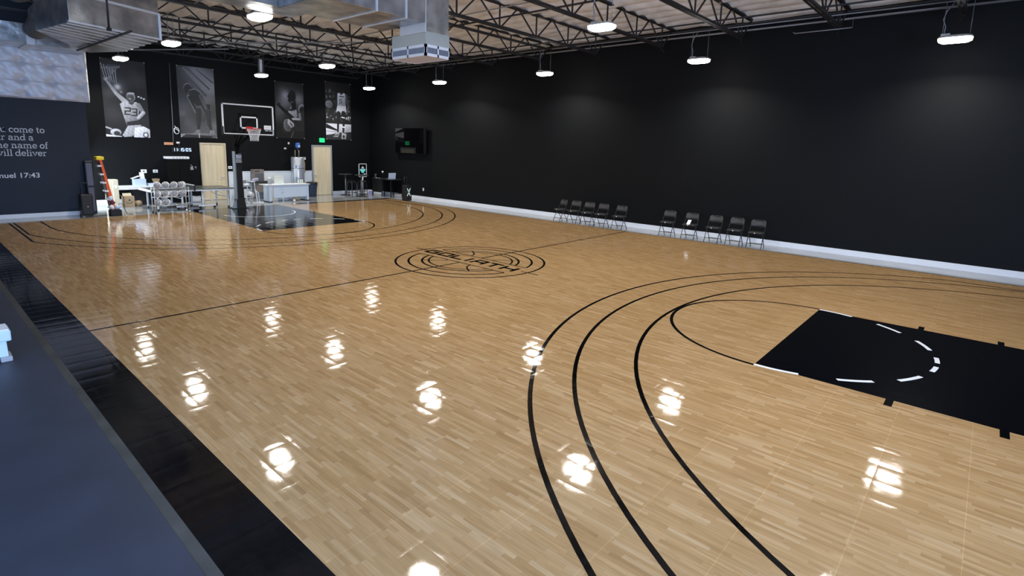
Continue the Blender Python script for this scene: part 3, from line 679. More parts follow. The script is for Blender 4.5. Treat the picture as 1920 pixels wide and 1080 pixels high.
# ================================================================== BANNERS
GR = [mat('print_grey_%d' % i, (v, v*1.02, v*1.10), 0.55) for i, v in enumerate((0.002, 0.010, 0.035, 0.12, 0.34, 0.62, 0.92))]
GV = (0.004, 0.012, 0.035, 0.10, 0.26, 0.52, 0.90)
import numpy as np
def print_material():
    m = bpy.data.materials.new('printed_photo_cloth'); m.use_nodes = True; nt = m.node_tree; b = nt.nodes['Principled BSDF']; b.inputs['Roughness'].default_value = 0.5
    at = nt.nodes.new('ShaderNodeAttribute'); at.attribute_name = 'print'; nt.links.new(at.outputs['Color'], b.inputs['Base Color']); return m
M_PRINT = print_material()
class Art:
    # the printed picture, drawn as shapes on a fine grid (u across 0..1, v up) and stored as the cloth's own colours
    def __init__(s, w, h, base, clouds, seed):
        s.nx = 110; s.ny = int(110*h/w); s.V = h/w
        u = (np.arange(s.nx)+0.5)/s.nx; v = (np.arange(s.ny)+0.5)/s.ny*s.V
        s.U, s.W = np.meshgrid(u, v); rng = np.random.RandomState(seed); s.rng = rng
        n = np.zeros_like(s.U)
        for k in range(26):
            cx, cy, rd = rng.rand(), rng.rand()*s.V, 0.06+0.28*rng.rand(); n += (rng.rand()-0.35)*np.exp(-((s.U-cx)**2+(s.W-cy)**2)/rd**2)
        s.im = base+clouds*np.clip(n, 0, 2)
    def mix(s, mask, val): s.im = s.im*(1-mask)+val*mask
    def glow(s, cx, cy, r, v): s.im = s.im+v*np.exp(-((s.U-cx)**2+(s.W-cy)**2)/r**2)
    def poly(s, pts, g, shade=0.5, soft=0.012):
        inside = np.zeros(s.U.shape, bool); dist = np.full(s.U.shape, 9.0); n = len(pts)
        for i in range(n):
            (x1, y1), (x2, y2) = pts[i], pts[(i+1) % n]
            c = ((y1 > s.W) != (y2 > s.W)) & (s.U < (x2-x1)*(s.W-y1)/((y2-y1) or 1e-9)+x1); inside ^= c
            dx, dy = x2-x1, y2-y1; t = np.clip(((s.U-x1)*dx+(s.W-y1)*dy)/max(1e-9, dx*dx+dy*dy), 0, 1)
            dist = np.minimum(dist, np.hypot(s.U-x1-t*dx, s.W-y1-t*dy))
        sd = np.where(inside, dist, -dist); mask = np.clip(sd/soft+0.5, 0, 1)
        cx = sum(p[0] for p in pts)/n; cy = sum(p[1] for p in pts)/n
        val = GV[g]*(1+shade*np.clip(((s.U-cx)*-0.6+(s.W-cy)*0.8)/0.25, -1, 1))*(0.85+0.3*np.clip(np.sin(s.U*61+s.W*23)*np.sin(s.W*37-s.U*11), -1, 1)*0.5)
        s.mix(mask, val)
    def ell(s, cx, cy, rx, ry, g, n=20, rot=0, shade=0.5):
        X = (s.U-cx)*math.cos(rot)+(s.W-cy)*math.sin(rot); Y = -(s.U-cx)*math.sin(rot)+(s.W-cy)*math.cos(rot)
        d = np.sqrt((X/rx)**2+(Y/ry)**2); mask = np.clip((1-d)*min(rx, ry)/0.010+0.5, 0, 1)
        s.mix(mask, GV[g]*(1+shade*np.clip(-X/rx*0.6+Y/ry*0.7, -1, 1)))
    def limb(s, a, b, ra, rb, g, shade=0.45):
        dx, dy = b[0]-a[0], b[1]-a[1]; L2 = max(1e-9, dx*dx+dy*dy)
        t = np.clip(((s.U-a[0])*dx+(s.W-a[1])*dy)/L2, 0, 1); px = s.U-a[0]-t*dx; py = s.W-a[1]-t*dy; r = ra+(rb-ra)*t
        mask = np.clip((r-np.hypot(px, py))/0.010+0.5, 0, 1)
        s.mix(mask, GV[g]*(1+shade*np.clip((-px*0.6+py*0.8)/np.maximum(r, 1e-3), -1, 1)))
    def build(s, t, w, h):
        im = np.clip(s.im*(1+0.10*s.rng.randn(*s.im.shape)), 0.002, 0.95)
        nx, ny = s.nx, s.ny
        vs = [(-w/2+w*i/nx, -0.0215-0.004*math.sin(7.0*i/nx)*math.sin(3.0*j/ny), h*j/ny) for j in range(ny+1) for i in range(nx+1)]
        fs = [(j*(nx+1)+i, j*(nx+1)+i+1, (j+1)*(nx+1)+i+1, (j+1)*(nx+1)+i) for j in range(ny) for i in range(nx)]
        nv = len(vs); vs += [(-w/2, -0.002, 0), (w/2, -0.002, 0), (w/2, -0.002, h), (-w/2, -0.002, h)]; fs.append((nv+3, nv+2, nv+1, nv))
        me = bpy.data.meshes.new('banner_cloth'); me.from_pydata(vs, [], fs); me.update(); me.materials.append(M_PRINT)
        ca = me.color_attributes.new('print', 'FLOAT_COLOR', 'CORNER'); data = np.zeros((len(me.loops), 4), np.float32); data[:, 3] = 1
        fl = np.repeat(im.reshape(-1), 4); k = len(fl); data[:k, 0] = fl*0.97; data[:k, 1] = fl; data[:k, 2] = fl*1.10; data[k:, :3] = 0.02
        ca.data.foreach_set('color', data.reshape(-1))
        o = bpy.data.objects.new('banner_cloth', me); COL.objects.link(o); o.parent = t
def banner(x0, w, z0, h, bg, label, draw):
    A = Art(w, h, *bg); t = thing('wall_banner', label, 'banner', (x0+w/2, YB, z0), 0, None)
    draw(A); A.build(t, w, h)
    for (u, v) in ((0.02, 0.02), (w-0.02, 0.02), (0.02, h-0.02), (w-0.02, h-0.02)):
        MB().cyl((u-w/2, -0.021, v), (u-w/2, -0.035, v), 0.016, 10).build('grommet', M_WHITE, t)
    return t
def d1(A):
    for i in range(6):
        A.limb((0.02+0.06*i, 1.86-0.03*i), (0.10+0.045*i, 1.40), 0.008, 0.006, 5); A.limb((0.42-0.05*i, 1.84), (0.12+0.02*i, 1.46), 0.007, 0.006, 4)
    A.limb((0.02, 1.74), (0.42, 1.80), 0.012, 0.012, 4)
    A.glow(0.34, 1.30, 0.06, 0.8); A.glow(0.34, 1.30, 0.18, 0.10); A.glow(0.41, 1.17, 0.03, 0.3); A.glow(0.2, 0.6, 0.25, 0.03)
    for i in range(3): A.ell(0.80+0.06*i, 1.08-0.025*i, 0.025, 0.018, 6)
    A.limb((0.11, 1.44), (0.30, 1.12), 0.028, 0.04, 5); A.limb((0.30, 1.12), (0.48, 0.93), 0.04, 0.065, 5)
    for dx, dy in ((-0.06, 0.05), (-0.03, 0.07), (0.0, 0.075), (0.03, 0.06), (-0.05, 0.0)): A.limb((0.11, 1.44), (0.11+dx, 1.44+dy), 0.014, 0.009, 5)
    A.poly([(0.36, 0.86), (0.50, 0.98), (0.60, 0.90), (0.74, 0.94), (0.80, 0.80), (0.76, 0.55), (0.74, 0.36), (0.48, 0.30), (0.42, 0.55)], 5)
    A.poly([(0.48, 0.40), (0.75, 0.46), (0.74, 0.36), (0.48, 0.30)], 2)
    A.limb((0.78, 0.86), (0.88, 0.66), 0.055, 0.045, 4); A.limb((0.88, 0.66), (0.76, 0.52), 0.045, 0.04, 5)
    A.limb((0.62, 0.92), (0.62, 1.0), 0.06, 0.05, 3); A.ell(0.62, 1.06, 0.098, 0.12, 5); A.ell(0.61, 1.05, 0.085, 0.105, 3); A.limb((0.56, 1.14), (0.68, 1.15), 0.02, 0.03, 5); A.limb((0.58, 1.02), (0.62, 1.0), 0.012, 0.012, 5)
    A.poly([(0.36, 0.05), (0.50, 0.30), (0.80, 0.34), (0.84, 0.20), (0.56, 0.02), (0.40, 0.0)], 5)
    A.poly([(0.62, 0.0), (0.66, 0.26), (0.86, 0.30), (1.0, 0.22), (1.0, 0.0)], 6)
    A.ell(0.22, 0.12, 0.12, 0.09, 5); A.ell(0.24, 0.09, 0.07, 0.06, 2); A.poly([(0.0, 0.0), (0.0, 0.06), (0.34, 0.02), (0.34, 0.0)], 6); A.limb((0.02, 0.24), (0.12, 0.20), 0.02, 0.02, 5)
    A.ell(0.90, 0.07, 0.07, 0.08, 3); A.ell(0.90, 0.07, 0.035, 0.045, 6)
    # digits
    D2 = [(0,1),(1,1),(1,.5),(0,.5),(0,0),(1,0)]; D3 = [(0,1),(1,1),(1,.5),(.3,.5),(1,.5),(1,0),(0,0)]
    for k, D in enumerate((D2, D3)):
        P = [(0.46+0.15*k+0.11*u+0.015*v, 0.60+0.17*v-0.02*k) for u, v in D]
        for a, c in zip(P[:-1], P[1:]): A.limb(a, c, 0.017, 0.017, 2)
def d2(A):
    A.glow(0.85, 1.55, 0.35, 0.25); A.glow(0.5, 1.9, 0.3, 0.12); A.glow(0.1, 0.9, 0.3, 0.06)
    for i in range(5): A.limb((0.05+0.12*i, 1.98), (0.75+0.05*i, 1.25+0.1*i), 0.012, 0.03, 4 if i % 2 else 3, 0)
    A.poly([(0, 0), (0, 0.10), (1, 0.16), (1, 0)], 4); A.poly([(0.0, 0.0), (0.15, 0.10), (0.9, 0.06), (0.8, 0.0)], 2)
    A.ell(0.27, 1.42, 0.115, 0.135, 4); A.ell(0.27, 1.405, 0.11, 0.13, 2)
    A.poly([(0.30, 1.38), (0.46, 1.42), (0.60, 1.34), (0.76, 1.02), (0.88, 1.02), (0.84, 0.66), (0.60, 0.60), (0.46, 0.92), (0.34, 1.08), (0.26, 1.22)], 4)
    A.poly([(0.30, 1.36), (0.46, 1.40), (0.59, 1.32), (0.74, 1.00), (0.86, 1.00), (0.83, 0.66), (0.60, 0.61), (0.46, 0.94), (0.34, 1.10), (0.27, 1.22)], 2)
    A.limb((0.28, 1.18), (0.46, 0.74), 0.05, 0.035, 4); A.limb((0.30, 1.17), (0.48, 0.74), 0.045, 0.032, 2)
    A.limb((0.60, 1.22), (0.82, 0.64), 0.055, 0.035, 3)
    A.poly([(0.46, 0.92), (0.60, 0.95), (0.72, 0.70), (0.66, 0.48), (0.46, 0.52)], 3)
    A.limb((0.52, 0.80), (0.50, 0.40), 0.08, 0.06, 2); A.limb((0.50, 0.40), (0.48, 0.18), 0.05, 0.035, 2)
    A.limb((0.78, 0.78), (0.80, 0.40), 0.08, 0.06, 2); A.limb((0.80, 0.40), (0.86, 0.18), 0.05, 0.035, 2)
    A.poly([(0.34, 0.10), (0.54, 0.10), (0.53, 0.24), (0.44, 0.24)], 4); A.poly([(0.78, 0.10), (0.98, 0.10), (0.92, 0.24), (0.82, 0.24)], 4)
    A.limb((0.50, 0.0), (0.50, 0.12), 0.012, 0.012, 5)
def d3(A):
    A.glow(0.35, 1.25, 0.22, 0.22); A.glow(0.82, 1.32, 0.18, 0.22); A.glow(0.36, 1.45, 0.12, 0.25); A.glow(0.15, 0.95, 0.2, 0.08)
    A.poly([(0.36, 0.92), (0.50, 1.02), (0.62, 0.94), (0.86, 1.02), (1.0, 1.05), (1.0, 0.3), (0.45, 0.2), (0.48, 0.6)], 2)
    A.poly([(0.44, 0.92), (0.60, 0.92), (0.74, 0.98), (0.76, 0.74), (0.60, 0.66), (0.46, 0.80)], 5)
    A.poly([(0.42, 0.94), (0.56, 1.02), (0.56, 1.10), (0.48, 0.98)], 5)
    A.ell(0.60, 1.42, 0.13, 0.19, 1); A.poly([(0.50, 1.50), (0.42, 1.40), (0.46, 1.34), (0.44, 1.26), (0.50, 1.18), (0.62, 1.20), (0.72, 1.30), (0.72, 1.0), (0.58, 0.98)], 1)
    A.ell(0.90, 1.04, 0.10, 0.15, 4, rot=-0.5); A.ell(0.92, 1.0, 0.07, 0.11, 1, rot=-0.5)
    A.limb((0.10, 1.10), (0.42, 0.82), 0.045, 0.06, 1); A.limb((0.42, 0.82), (0.80, 0.50), 0.06, 0.09, 1)
    for dx, dy in ((-0.02, 0.07), (0.02, 0.08), (0.06, 0.07), (-0.04, 0.04)): A.limb((0.12, 1.08), (0.12+dx, 1.08+dy), 0.02, 0.012, 1)
    A.limb((0.60, 0.66), (0.86, 0.66), 0.035, 0.035, 5); A.limb((0.86, 0.66), (0.84, 0.84), 0.04, 0.04, 4)
    A.ell(0.40, 0.44, 0.13, 0.20, 4, rot=0.2); A.ell(0.40, 0.44, 0.115, 0.185, 3, rot=0.2)
    A.poly([(0.42, 0.66), (0.62, 0.52), (0.64, 0.42), (0.52, 0.36), (0.40, 0.50)], 5); A.limb((0.50, 0.52), (0.56, 0.44), 0.02, 0.02, 2)
    A.limb((0.52, 0.05), (0.60, 0.22), 0.02, 0.015, 3)
def d4(A):
    random.seed(5)
    for i in range(80):
        u = random.random()*0.94+0.03; v = 0.62+random.random()*1.1; A.ell(u, v, 0.012+0.022*random.random(), 0.015+0.03*random.random(), random.choice((2, 3, 3, 4)) if v > 0.85 else random.choice((3, 4, 5, 5)), 8)
    A.poly([(0, 0.16), (0, 0.56), (1, 0.56), (1, 0.30)], 6); A.poly([(0, 0.40), (0, 0.56), (0.44, 0.36), (0.44, 0.31)], 1); A.poly([(0.5, 0.27), (1, 0.22), (1, 0), (0, 0), (0, 0.12)], 2)
    A.limb((0.02, 0.30), (0.40, 0.28), 0.006, 0.006, 2)
    A.ell(0.14, 1.22, 0.14, 0.13, 4); A.limb((0.04, 1.24), (0.24, 1.22), 0.004, 0.004, 2)
    A.ell(0.60, 1.75, 0.065, 0.10, 1)
    A.limb((0.50, 1.56), (0.40, 1.20), 0.045, 0.03, 2); A.limb((0.82, 1.56), (0.90, 1.18), 0.05, 0.035, 3); A.limb((0.90, 1.18), (0.84, 0.98), 0.035, 0.03, 3)
    A.poly([(0.48, 1.62), (0.56, 1.64), (0.62, 1.56), (0.72, 1.65), (0.78, 1.62), (0.80, 1.20), (0.46, 1.20)], 6); A.limb((0.56, 1.52), (0.72, 1.52), 0.02, 0.02, 3)
    for a, c in (((0.56, 1.42), (0.66, 1.42)), ((0.56, 1.42), (0.56, 1.36)), ((0.56, 1.36), (0.64, 1.35)), ((0.64, 1.35), (0.63, 1.29)), ((0.63, 1.29), (0.55, 1.29))): A.limb(a, c, 0.012, 0.012, 2)
    A.poly([(0.46, 1.20), (0.80, 1.20), (0.82, 0.96), (0.64, 0.98), (0.60, 0.92), (0.40, 0.94)], 6)
    A.limb((0.40, 0.96), (0.60, 0.94), 0.008, 0.008, 2); A.limb((0.63, 0.99), (0.82, 0.97), 0.008, 0.008, 2)
    A.limb((0.50, 0.92), (0.48, 0.60), 0.085, 0.05, 1); A.limb((0.48, 0.60), (0.46, 0.28), 0.045, 0.035, 1)
    A.limb((0.70, 0.94), (0.70, 0.62), 0.085, 0.05, 1); A.limb((0.70, 0.62), (0.68, 0.28), 0.045, 0.035, 1); A.limb((0.63, 0.80), (0.74, 0.78), 0.02, 0.02, 6); A.limb((0.64, 0.46), (0.74, 0.45), 0.025, 0.025, 6)
    A.poly([(0.28, 0.10), (0.46, 0.10), (0.54, 0.26), (0.42, 0.28)], 5); A.poly([(0.60, 0.04), (0.78, 0.04), (0.80, 0.22), (0.62, 0.26)], 5); A.ell(0.69, 0.12, 0.05, 0.06, 2); A.limb((0.34, 0.14), (0.46, 0.18), 0.015, 0.02, 2)
banner(-3.28, 1.45, 2.61, 2.90, (0.012, 0.04, 3), 'black and white banner of a person in jersey 23 reaching up', d1)
banner(-0.73, 1.42, 2.67, 2.90, (0.05, 0.10, 9), 'grey banner of a person bent over with hands on knees', d2)
banner(3.31, 1.41, 2.77, 2.62, (0.006, 0.045, 5), 'dark banner of a person in profile clasping hands, beside the backboard', d3)
banner(5.87, 1.44, 2.79, 2.86, (0.008, 0.02, 2), 'black and white banner of a person in white kit standing with a ball', d4)

# ================================================================== HOOP
hp = thing('basketball_hoop', 'basketball goal with padded black post, clear backboard and red rim', 'basketball hoop', (0.0, 12.85, 0))
O = hp.location; BX = -0.04; BY = 11.58
b = MB(O); b.box(-0.10, 0.13, 12.76, 13.05, 0.38, 2.12); b.build('post_pad', M_BLK, hp, 0.02)
b = MB(O); b.box(-0.125, -0.10, 12.78, 13.0, 0.38, 2.2); b.build('pad_side', M_GREYPAD, hp)
b = MB(O); b.add([(-0.10,12.72,0.008),(0.20,12.72,0.008),(0.16,12.76,0.42),(-0.09,12.76,0.42),(-0.10,13.2,0.008),(0.20,13.2,0.008),(0.16,13.05,0.42),(-0.09,13.05,0.42)], [(0,3,2,1)[::-1],(4,5,6,7)[::-1],(0,1,5,4)[::-1],(1,2,6,5)[::-1],(2,3,7,6)[::-1],(3,0,4,7)[::-1]])
b.box(-0.28, 0.28, 12.70, 13.25, 0.008, 0.03); b.build('post_foot', M_BLK, hp)
b = MB(O); b.prism([(-0.26, 12.8), (-0.10, 12.8), (-0.10, 12.83)], 0.03, 0.031); b.add([(-0.30,12.85,0.03),(-0.10,12.85,0.03),(-0.10,12.85,0.40),(-0.30,12.88,0.03),(-0.10,12.88,0.03),(-0.10,12.88,0.40)], [(0,1,2),(3,5,4),(0,2,5,3),(0,3,4,1),(1,4,5,2)])
b.build('foot_gusset', M_GREYPAD, hp)
b = MB(O); b.box(-0.07, 0.09, 12.84, 13.0, 2.0, 2.5); b.box(-0.09, 0.11, 12.8, 13.04, 2.34, 2.5); b.build('post', M_ARM, hp, 0.008)
b = MB(O)
for s in (-1, 1):
    b.bar((0.01+s*0.08, 12.9, 2.42), (BX+s*0.30, BY+0.1, 3.05), 0.05, 0.08); b.bar((0.01+s*0.08, 13.0, 2.9), (BX+s*0.30, BY+0.1, 3.55), 0.05, 0.08)
b.bar((0.01, 12.95, 2.42), (0.01, 13.0, 2.95), 0.10, 0.10, (0,1,0)); b.bar((0.01, 12.95, 2.30), (0.01, 12.1, 3.1), 0.07, 0.07); b.bar((-0.05, 12.5, 2.45), (0.1, 12.3, 2.75), 0.05, 0.05)
b.build('support_arms', M_ARM, hp)
b = MB(O); b.box(BX-0.34, BX+0.34, BY+0.05, BY+0.10, 2.98, 3.04); b.box(BX-0.34, BX+0.34, BY+0.05, BY+0.10, 3.52, 3.58); b.box(BX-0.33, BX-0.27, BY+0.05, BY+0.10, 2.9, 3.6); b.box(BX+0.27, BX+0.33, BY+0.05, BY+0.10, 2.9, 3.6)
b.build('board_bracket', M_ARM, hp)
bdx0, bdx1, bz0, bz1 = BX-0.914, BX+0.914, 2.835, 3.90
b = MB(O); b.box(bdx0+0.02, bdx1-0.02, BY-0.006, BY+0.008, bz0+0.02, bz1-0.02); b.build('backboard_glass', M_GLASS, hp)
b = MB(O); e = 0.045
b.box(bdx0, bdx1, BY-0.015, BY+0.04, bz1-e, bz1); b.box(bdx0, bdx1, BY-0.015, BY+0.04, bz0, bz0+e*0.7); b.box(bdx0, bdx0+e, BY-0.015, BY+0.04, bz0, bz1); b.box(bdx1-e, bdx1, BY-0.015, BY+0.04, bz0, bz1)
bf = b.build('backboard_frame', M_WHITE, hp, 0.005)
b = MB(O); b.box(bdx0-0.02, bdx0+0.02, BY-0.03, BY+0.05, bz0-0.03, bz0+0.26); b.box(bdx1-0.02, bdx1+0.02, BY-0.03, BY+0.05, bz0-0.03, bz0+0.22); b.box(bdx0, bdx1, BY-0.02, BY+0.05, bz0-0.035, bz0-0.005); b.build('edge_padding', M_BLK, hp)
b = MB(O); x0, x1, z0, z1, e = BX-0.315, BX+0.315, 3.045, 3.48, 0.05; yf0, yf1 = BY-0.011, BY-0.0062
b.box(x0, x1, yf0, yf1, z1-e, z1); b.box(x0, x1, yf0, yf1, z0, z0+e); b.box(x0, x0+e, yf0, yf1, z0, z1); b.box(x1-e, x1, yf0, yf1, z0, z1); b.build('target_square', M_WHITE, hp)
lgp = MB(O).box(0.50, 0.76, yf0, yf1, 3.045, 3.19).build('board_logo', [M_WHITE], hp)
for i, (a, z) in enumerate(((0.53, 3.095), (0.53, 3.135))): MB().box(a, a+0.2, yf0-0.001-O.y, yf0-O.y, z, z+0.012).build('logo_lettering', GR[3], lgp)
text_mesh('maker_text', 'SPORT COURT', 0.055, M_WHITE, (0.53, yf0-O.y, 2.985), (PI/2, 0, 0), hp, sx=0.75)
b = MB(O); ring = [(BX+0.0+0.235*math.cos(2*PI*i/32), 11.185+0.235*math.sin(2*PI*i/32), 3.05) for i in range(32)]
b.tube(ring, 0.010, 8, closed=True); b.box(BX-0.12, BX+0.12, 11.42, BY-0.015, 3.0, 3.055); b.box(BX-0.12, BX+0.12, BY-0.03, BY-0.012, 2.95, 3.12)
b.bar((BX-0.10, 11.45, 3.03), (BX-0.16, 11.36, 3.045), 0.02, 0.05); b.bar((BX+0.10, 11.45, 3.03), (BX+0.16, 11.36, 3.045), 0.02, 0.05); b.box(BX-0.2, BX+0.2, 11.0, 11.3, 3.02, 3.022) if False else None
rim = b.build('rim', M_RED, hp)
b = MB(O); n = 12
lv = [(0.228, 3.035), (0.205, 2.95), (0.175, 2.86), (0.150, 2.77), (0.135, 2.69), (0.145, 2.61)]
for s in (0, 1):
    for i in range(n):
        pts = []
        for k, (rad, z) in enumerate(lv):
            a = 2*PI*(i+(0.5*k if s else -0.5*k))/n; pts.append((BX+rad*math.cos(a), 11.185+rad*math.sin(a), z))
        b.tube(pts, 0.0062, 5)
b.build('net', M_NET, hp)
b = MB(O); b.box(-0.085, 0.115, 12.752, 12.757, 1.93, 2.08); b.build('pad_logo', mat('pad_logo_grey', (0.55, 0.57, 0.66), 0.5), hp)
text_mesh('pad_text', 'SPORT', 0.085, M_WHITE, (0.015, 12.756-O.y, 1.845), (PI/2, 0, 0), hp, 'CENTER', 0.002, sx=0.8)
text_mesh('pad_text', 'COURT', 0.085, M_WHITE, (0.015, 12.756-O.y, 1.775), (PI/2, 0, 0), hp, 'CENTER', 0.002, sx=0.8)

# ================================================================== FOLDING CHAIRS (front faces -x)
def folding_chair():
    t = thing('folding_chair', 'x', 'chair', (0, 0, 0), 0, 'black folding chairs along the long wall')
    for s in (-1, 1):
        y = s*0.205
        MB().tube([(-0.03-0.17, y, 0.0), (-0.12, y, 0.22), (0.0, y, 0.42), (0.10, y, 0.62), (0.145, y*0.95, 0.76), (0.15, y*0.7, 0.80)], 0.011, 8).build('front_leg', M_DKMET, t)
        MB().tube([(0.20, y*0.9, 0.0), (0.06, y*0.9, 0.22), (-0.10, y*0.9, 0.43)], 0.011, 8).build('rear_leg', M_DKMET, t)
    b = MB(); b.tube([(0.15, -0.15, 0.80), (0.15, 0.15, 0.80)], 0.011, 8); b.build('top_rail', M_DKMET, t)
    MB().tube([(-0.15, -0.205, 0.13), (-0.15, 0.205, 0.13)], 0.008, 8).build('front_brace', M_DKMET, t)
    MB().tube([(0.13, -0.185, 0.11), (0.13, 0.185, 0.11)], 0.008, 8).build('rear_brace', M_DKMET, t)
    b = MB(); vs = []; fs = []
    n = 10
    for k, z in enumerate((0.60, 0.66, 0.72, 0.78, 0.805)):
        hw = (0.205, 0.21, 0.208, 0.185, 0.155)[k]
        for i in range(n+1):
            y = -hw+2*hw*i/n; x = 0.085+(z-0.6)*0.33+0.035*(1-(2*i/n-1)**2); vs.append((x, y, z))
    for k in range(4):
        for i in range(n): fs.append((k*(n+1)+i, k*(n+1)+i+1, (k+1)*(n+1)+i+1, (k+1)*(n+1)+i))
    b.add(vs, fs, 0, True); o = b.build('backrest', M_VINYL, t); so = o.modifiers.new('solid', 'SOLIDIFY'); so.thickness = 0.018
    b = MB(); b.prism([(-0.21, -0.175), (-0.18, -0.20), (0.15, -0.19), (0.19, -0.15), (0.19, 0.15), (0.15, 0.19), (-0.18, 0.20), (-0.21, 0.175)], 0.43, 0.465); b.build('seat', M_VINYL, t, 0.01)
    MB().cyl((-0.212, 0.0, 0.447), (-0.224, 0.0, 0.447), 0.016, 10).build('seat_button', M_WHITE, t)
    return t
c0 = folding_chair()
far = [(2.98, -0.35, 'first, half turned, at the far end'), (2.38, 0, 'second from the far end'), (1.79, 0.05, 'third from the far end'), (1.20, 0, 'fourth from the far end'), (0.48, -0.03, 'nearest the camera, set apart')]
near = [(-1.30, 0, 'first from the far end'), (-2.05, 0.02, 'second, with a sheet of paper on its seat'), (-2.80, -0.02, 'third from the far end'), (-3.44, 0, 'fourth from the far end'), (-4.05, 0.04, 'last, nearest the camera')]
first = True
for grp, gl in ((far, 'the far group'), (near, 'the near group')):
    for y, rz, d in grp:
        lab = 'black folding chair, %s of %s' % (d, gl)
        if len(lab.split()) > 16: lab = lab.replace(' by the half court line', '')
        if first: c0.location = (7.62, y, 0); c0.rotation_euler = (0, 0, rz); c0['label'] = lab; first = False
        else: dup(c0, (7.62, y, 0), rz, lab)
b = MB((7.45, -2.05, 0.466)); b.obox((7.44, -2.05, 0.52), (0.012, 0, 0.1), (0, 0.075, 0), (0.003, 0, 0.0), 0); b = MB((7.45, -2.05, 0.466)); b.bar((7.43, -2.05, 0.468), (7.56, -2.05, 0.60), 0.11, 0.004, (0,0,1))
tag(b.build('paper_sheet', M_PAPER), 'white paper sheet propped on a folding chair seat', 'paper')

# ================================================================== RIGHT WALL: TV, outlet
tv = thing('wall_television', 'large black flat television mounted on the long black wall', 'television', (XR, 12.85, 2.85))
MB(tv.location).box(8.30, 8.355, 11.67, 14.09, 2.21, 3.50).build('tv_body', M_ARM, tv, 0.008)
MB(tv.location).box(8.293, 8.3, 11.84, 14.06, 2.25, 3.46).build('tv_screen', mat('tv_glass', (0.002, 0.002, 0.003), 0.03), tv)
MB(tv.location).box(8.355, XR, 12.5, 13.2, 2.6, 3.1).build('wall_bracket', M_BLK, tv)
def plate_on_back(name, x, z, w, h, label, cat, m_=M_WHITE, y=YB, sockets=True, group=None):
    t = thing(name, label, cat, (x, y, z), 0, group)
    MB().box(-w/2, w/2, -0.012, 0, -h/2, h/2).build('cover_plate', m_, t, 0.003)
    if sockets: MB().box(-w*0.14, w*0.14, -0.016, -0.012, -h*0.18, h*0.18).build('socket', GR[3], t)
    return t
plate_on_back('wall_outlet', -2.15, 1.28, 0.20, 0.14, 'left white outlet on the back wall above the cardboard boxes', 'outlet')
plate_on_back('wall_outlet', -1.745, 1.28, 0.17, 0.12, 'right white switch plate on the back wall above the ball rack', 'outlet')
plate_on_back('wall_outlet', 1.16, 1.41, 0.17, 0.12, 'white double plate beside the left wooden door and padded post', 'outlet')
plate_on_back('wall_outlet', 4.69, 1.83, 0.10, 0.12, 'small white thermostat between the water heater and the right door', 'thermostat')
plate_on_back('wall_outlet', 3.90, 2.55, 0.08, 0.09, 'upper white plate left of the blue tank', 'outlet')
plate_on_back('wall_outlet', 3.72, 2.30, 0.10, 0.07, 'lower white plate left of the water heater pipes', 'outlet')
t = thing('wall_outlet', 'white outlet low on the long black wall beyond the right speaker', 'outlet', (XR, 12.03, 0.50)); MB().box(-0.012, 0, -0.045, 0.045, -0.07, 0.07).build('cover_plate', M_WHITE, t, 0.003); MB().box(-0.015, -0.012, -0.012, 0.012, -0.02, 0.02).build('socket', GR[3], t)

# ================================================================== BACK WALL FIXTURES
ex = thing('exit_sign', 'lit green exit sign above the right wooden door', 'exit sign', (5.63, YB, 2.64))
MB().box(-0.13, 0.13, -0.05, 0, 0, 0.205).build('sign_body', M_GREEN, ex, 0.004)
text_mesh('sign_lettering', 'EXIT', 0.13, mat('exit_letter', (0.01, 0.2, 0.08), 0.4, emit=(0.0, 0.35, 0.1), estr=0.6), (0, -0.051, 0.055), (PI/2, 0, 0), ex, 'CENTER', 0.002, sx=0.85)
# digital clock
ck = thing('digital_clock', 'black digital wall clock reading 11:15:05 beside the left door', 'clock', (-0.72, YB, 2.155))
MB().box(-0.38, 0.38, -0.04, 0, -0.10, 0.10).build('clock_body', M_BLK, ck, 0.004)
SEG = {'0': 'abcdef', '1': 'bc', '5': 'acdfg'}
def digit(b, ch, x, z, w, h, t=0.012):
    S = {'a': (0, h, w, h), 'd': (0, 0, w, 0), 'g': (0, h/2, w, h/2), 'b': (w, h/2, w, h), 'c': (w, 0, w, h/2), 'e': (0, 0, 0, h/2), 'f': (0, h/2, 0, h)}
    for s in SEG[ch]:
        x0, z0, x1, z1 = S[s]; b.box(x+min(x0, x1)-t/2, x+max(x0, x1)+t/2, -0.043, -0.04, z+min(z0, z1)-t/2, z+max(z0, z1)+t/2)
for k, (x, ch) in enumerate(((-0.345, '1'), (-0.25, '1'), (-0.10, '1'), (0.0, '5'), (0.15, '0'), (0.265, '5'))):
    b = MB(); digit(b, ch, x, -0.055, 0.062, 0.115); b.build('clock_digit', M_DIGIT, ck)
b = MB(); b.box(-0.150, -0.135, -0.043, -0.04, 0.02, 0.035); b.box(-0.150, -0.135, -0.043, -0.04, -0.035, -0.02); b.box(0.10, 0.112, -0.043, -0.04, 0.02, 0.035); b.box(0.10, 0.112, -0.043, -0.04, -0.035, -0.02); b.build('clock_colon', M_DIGIT, ck)
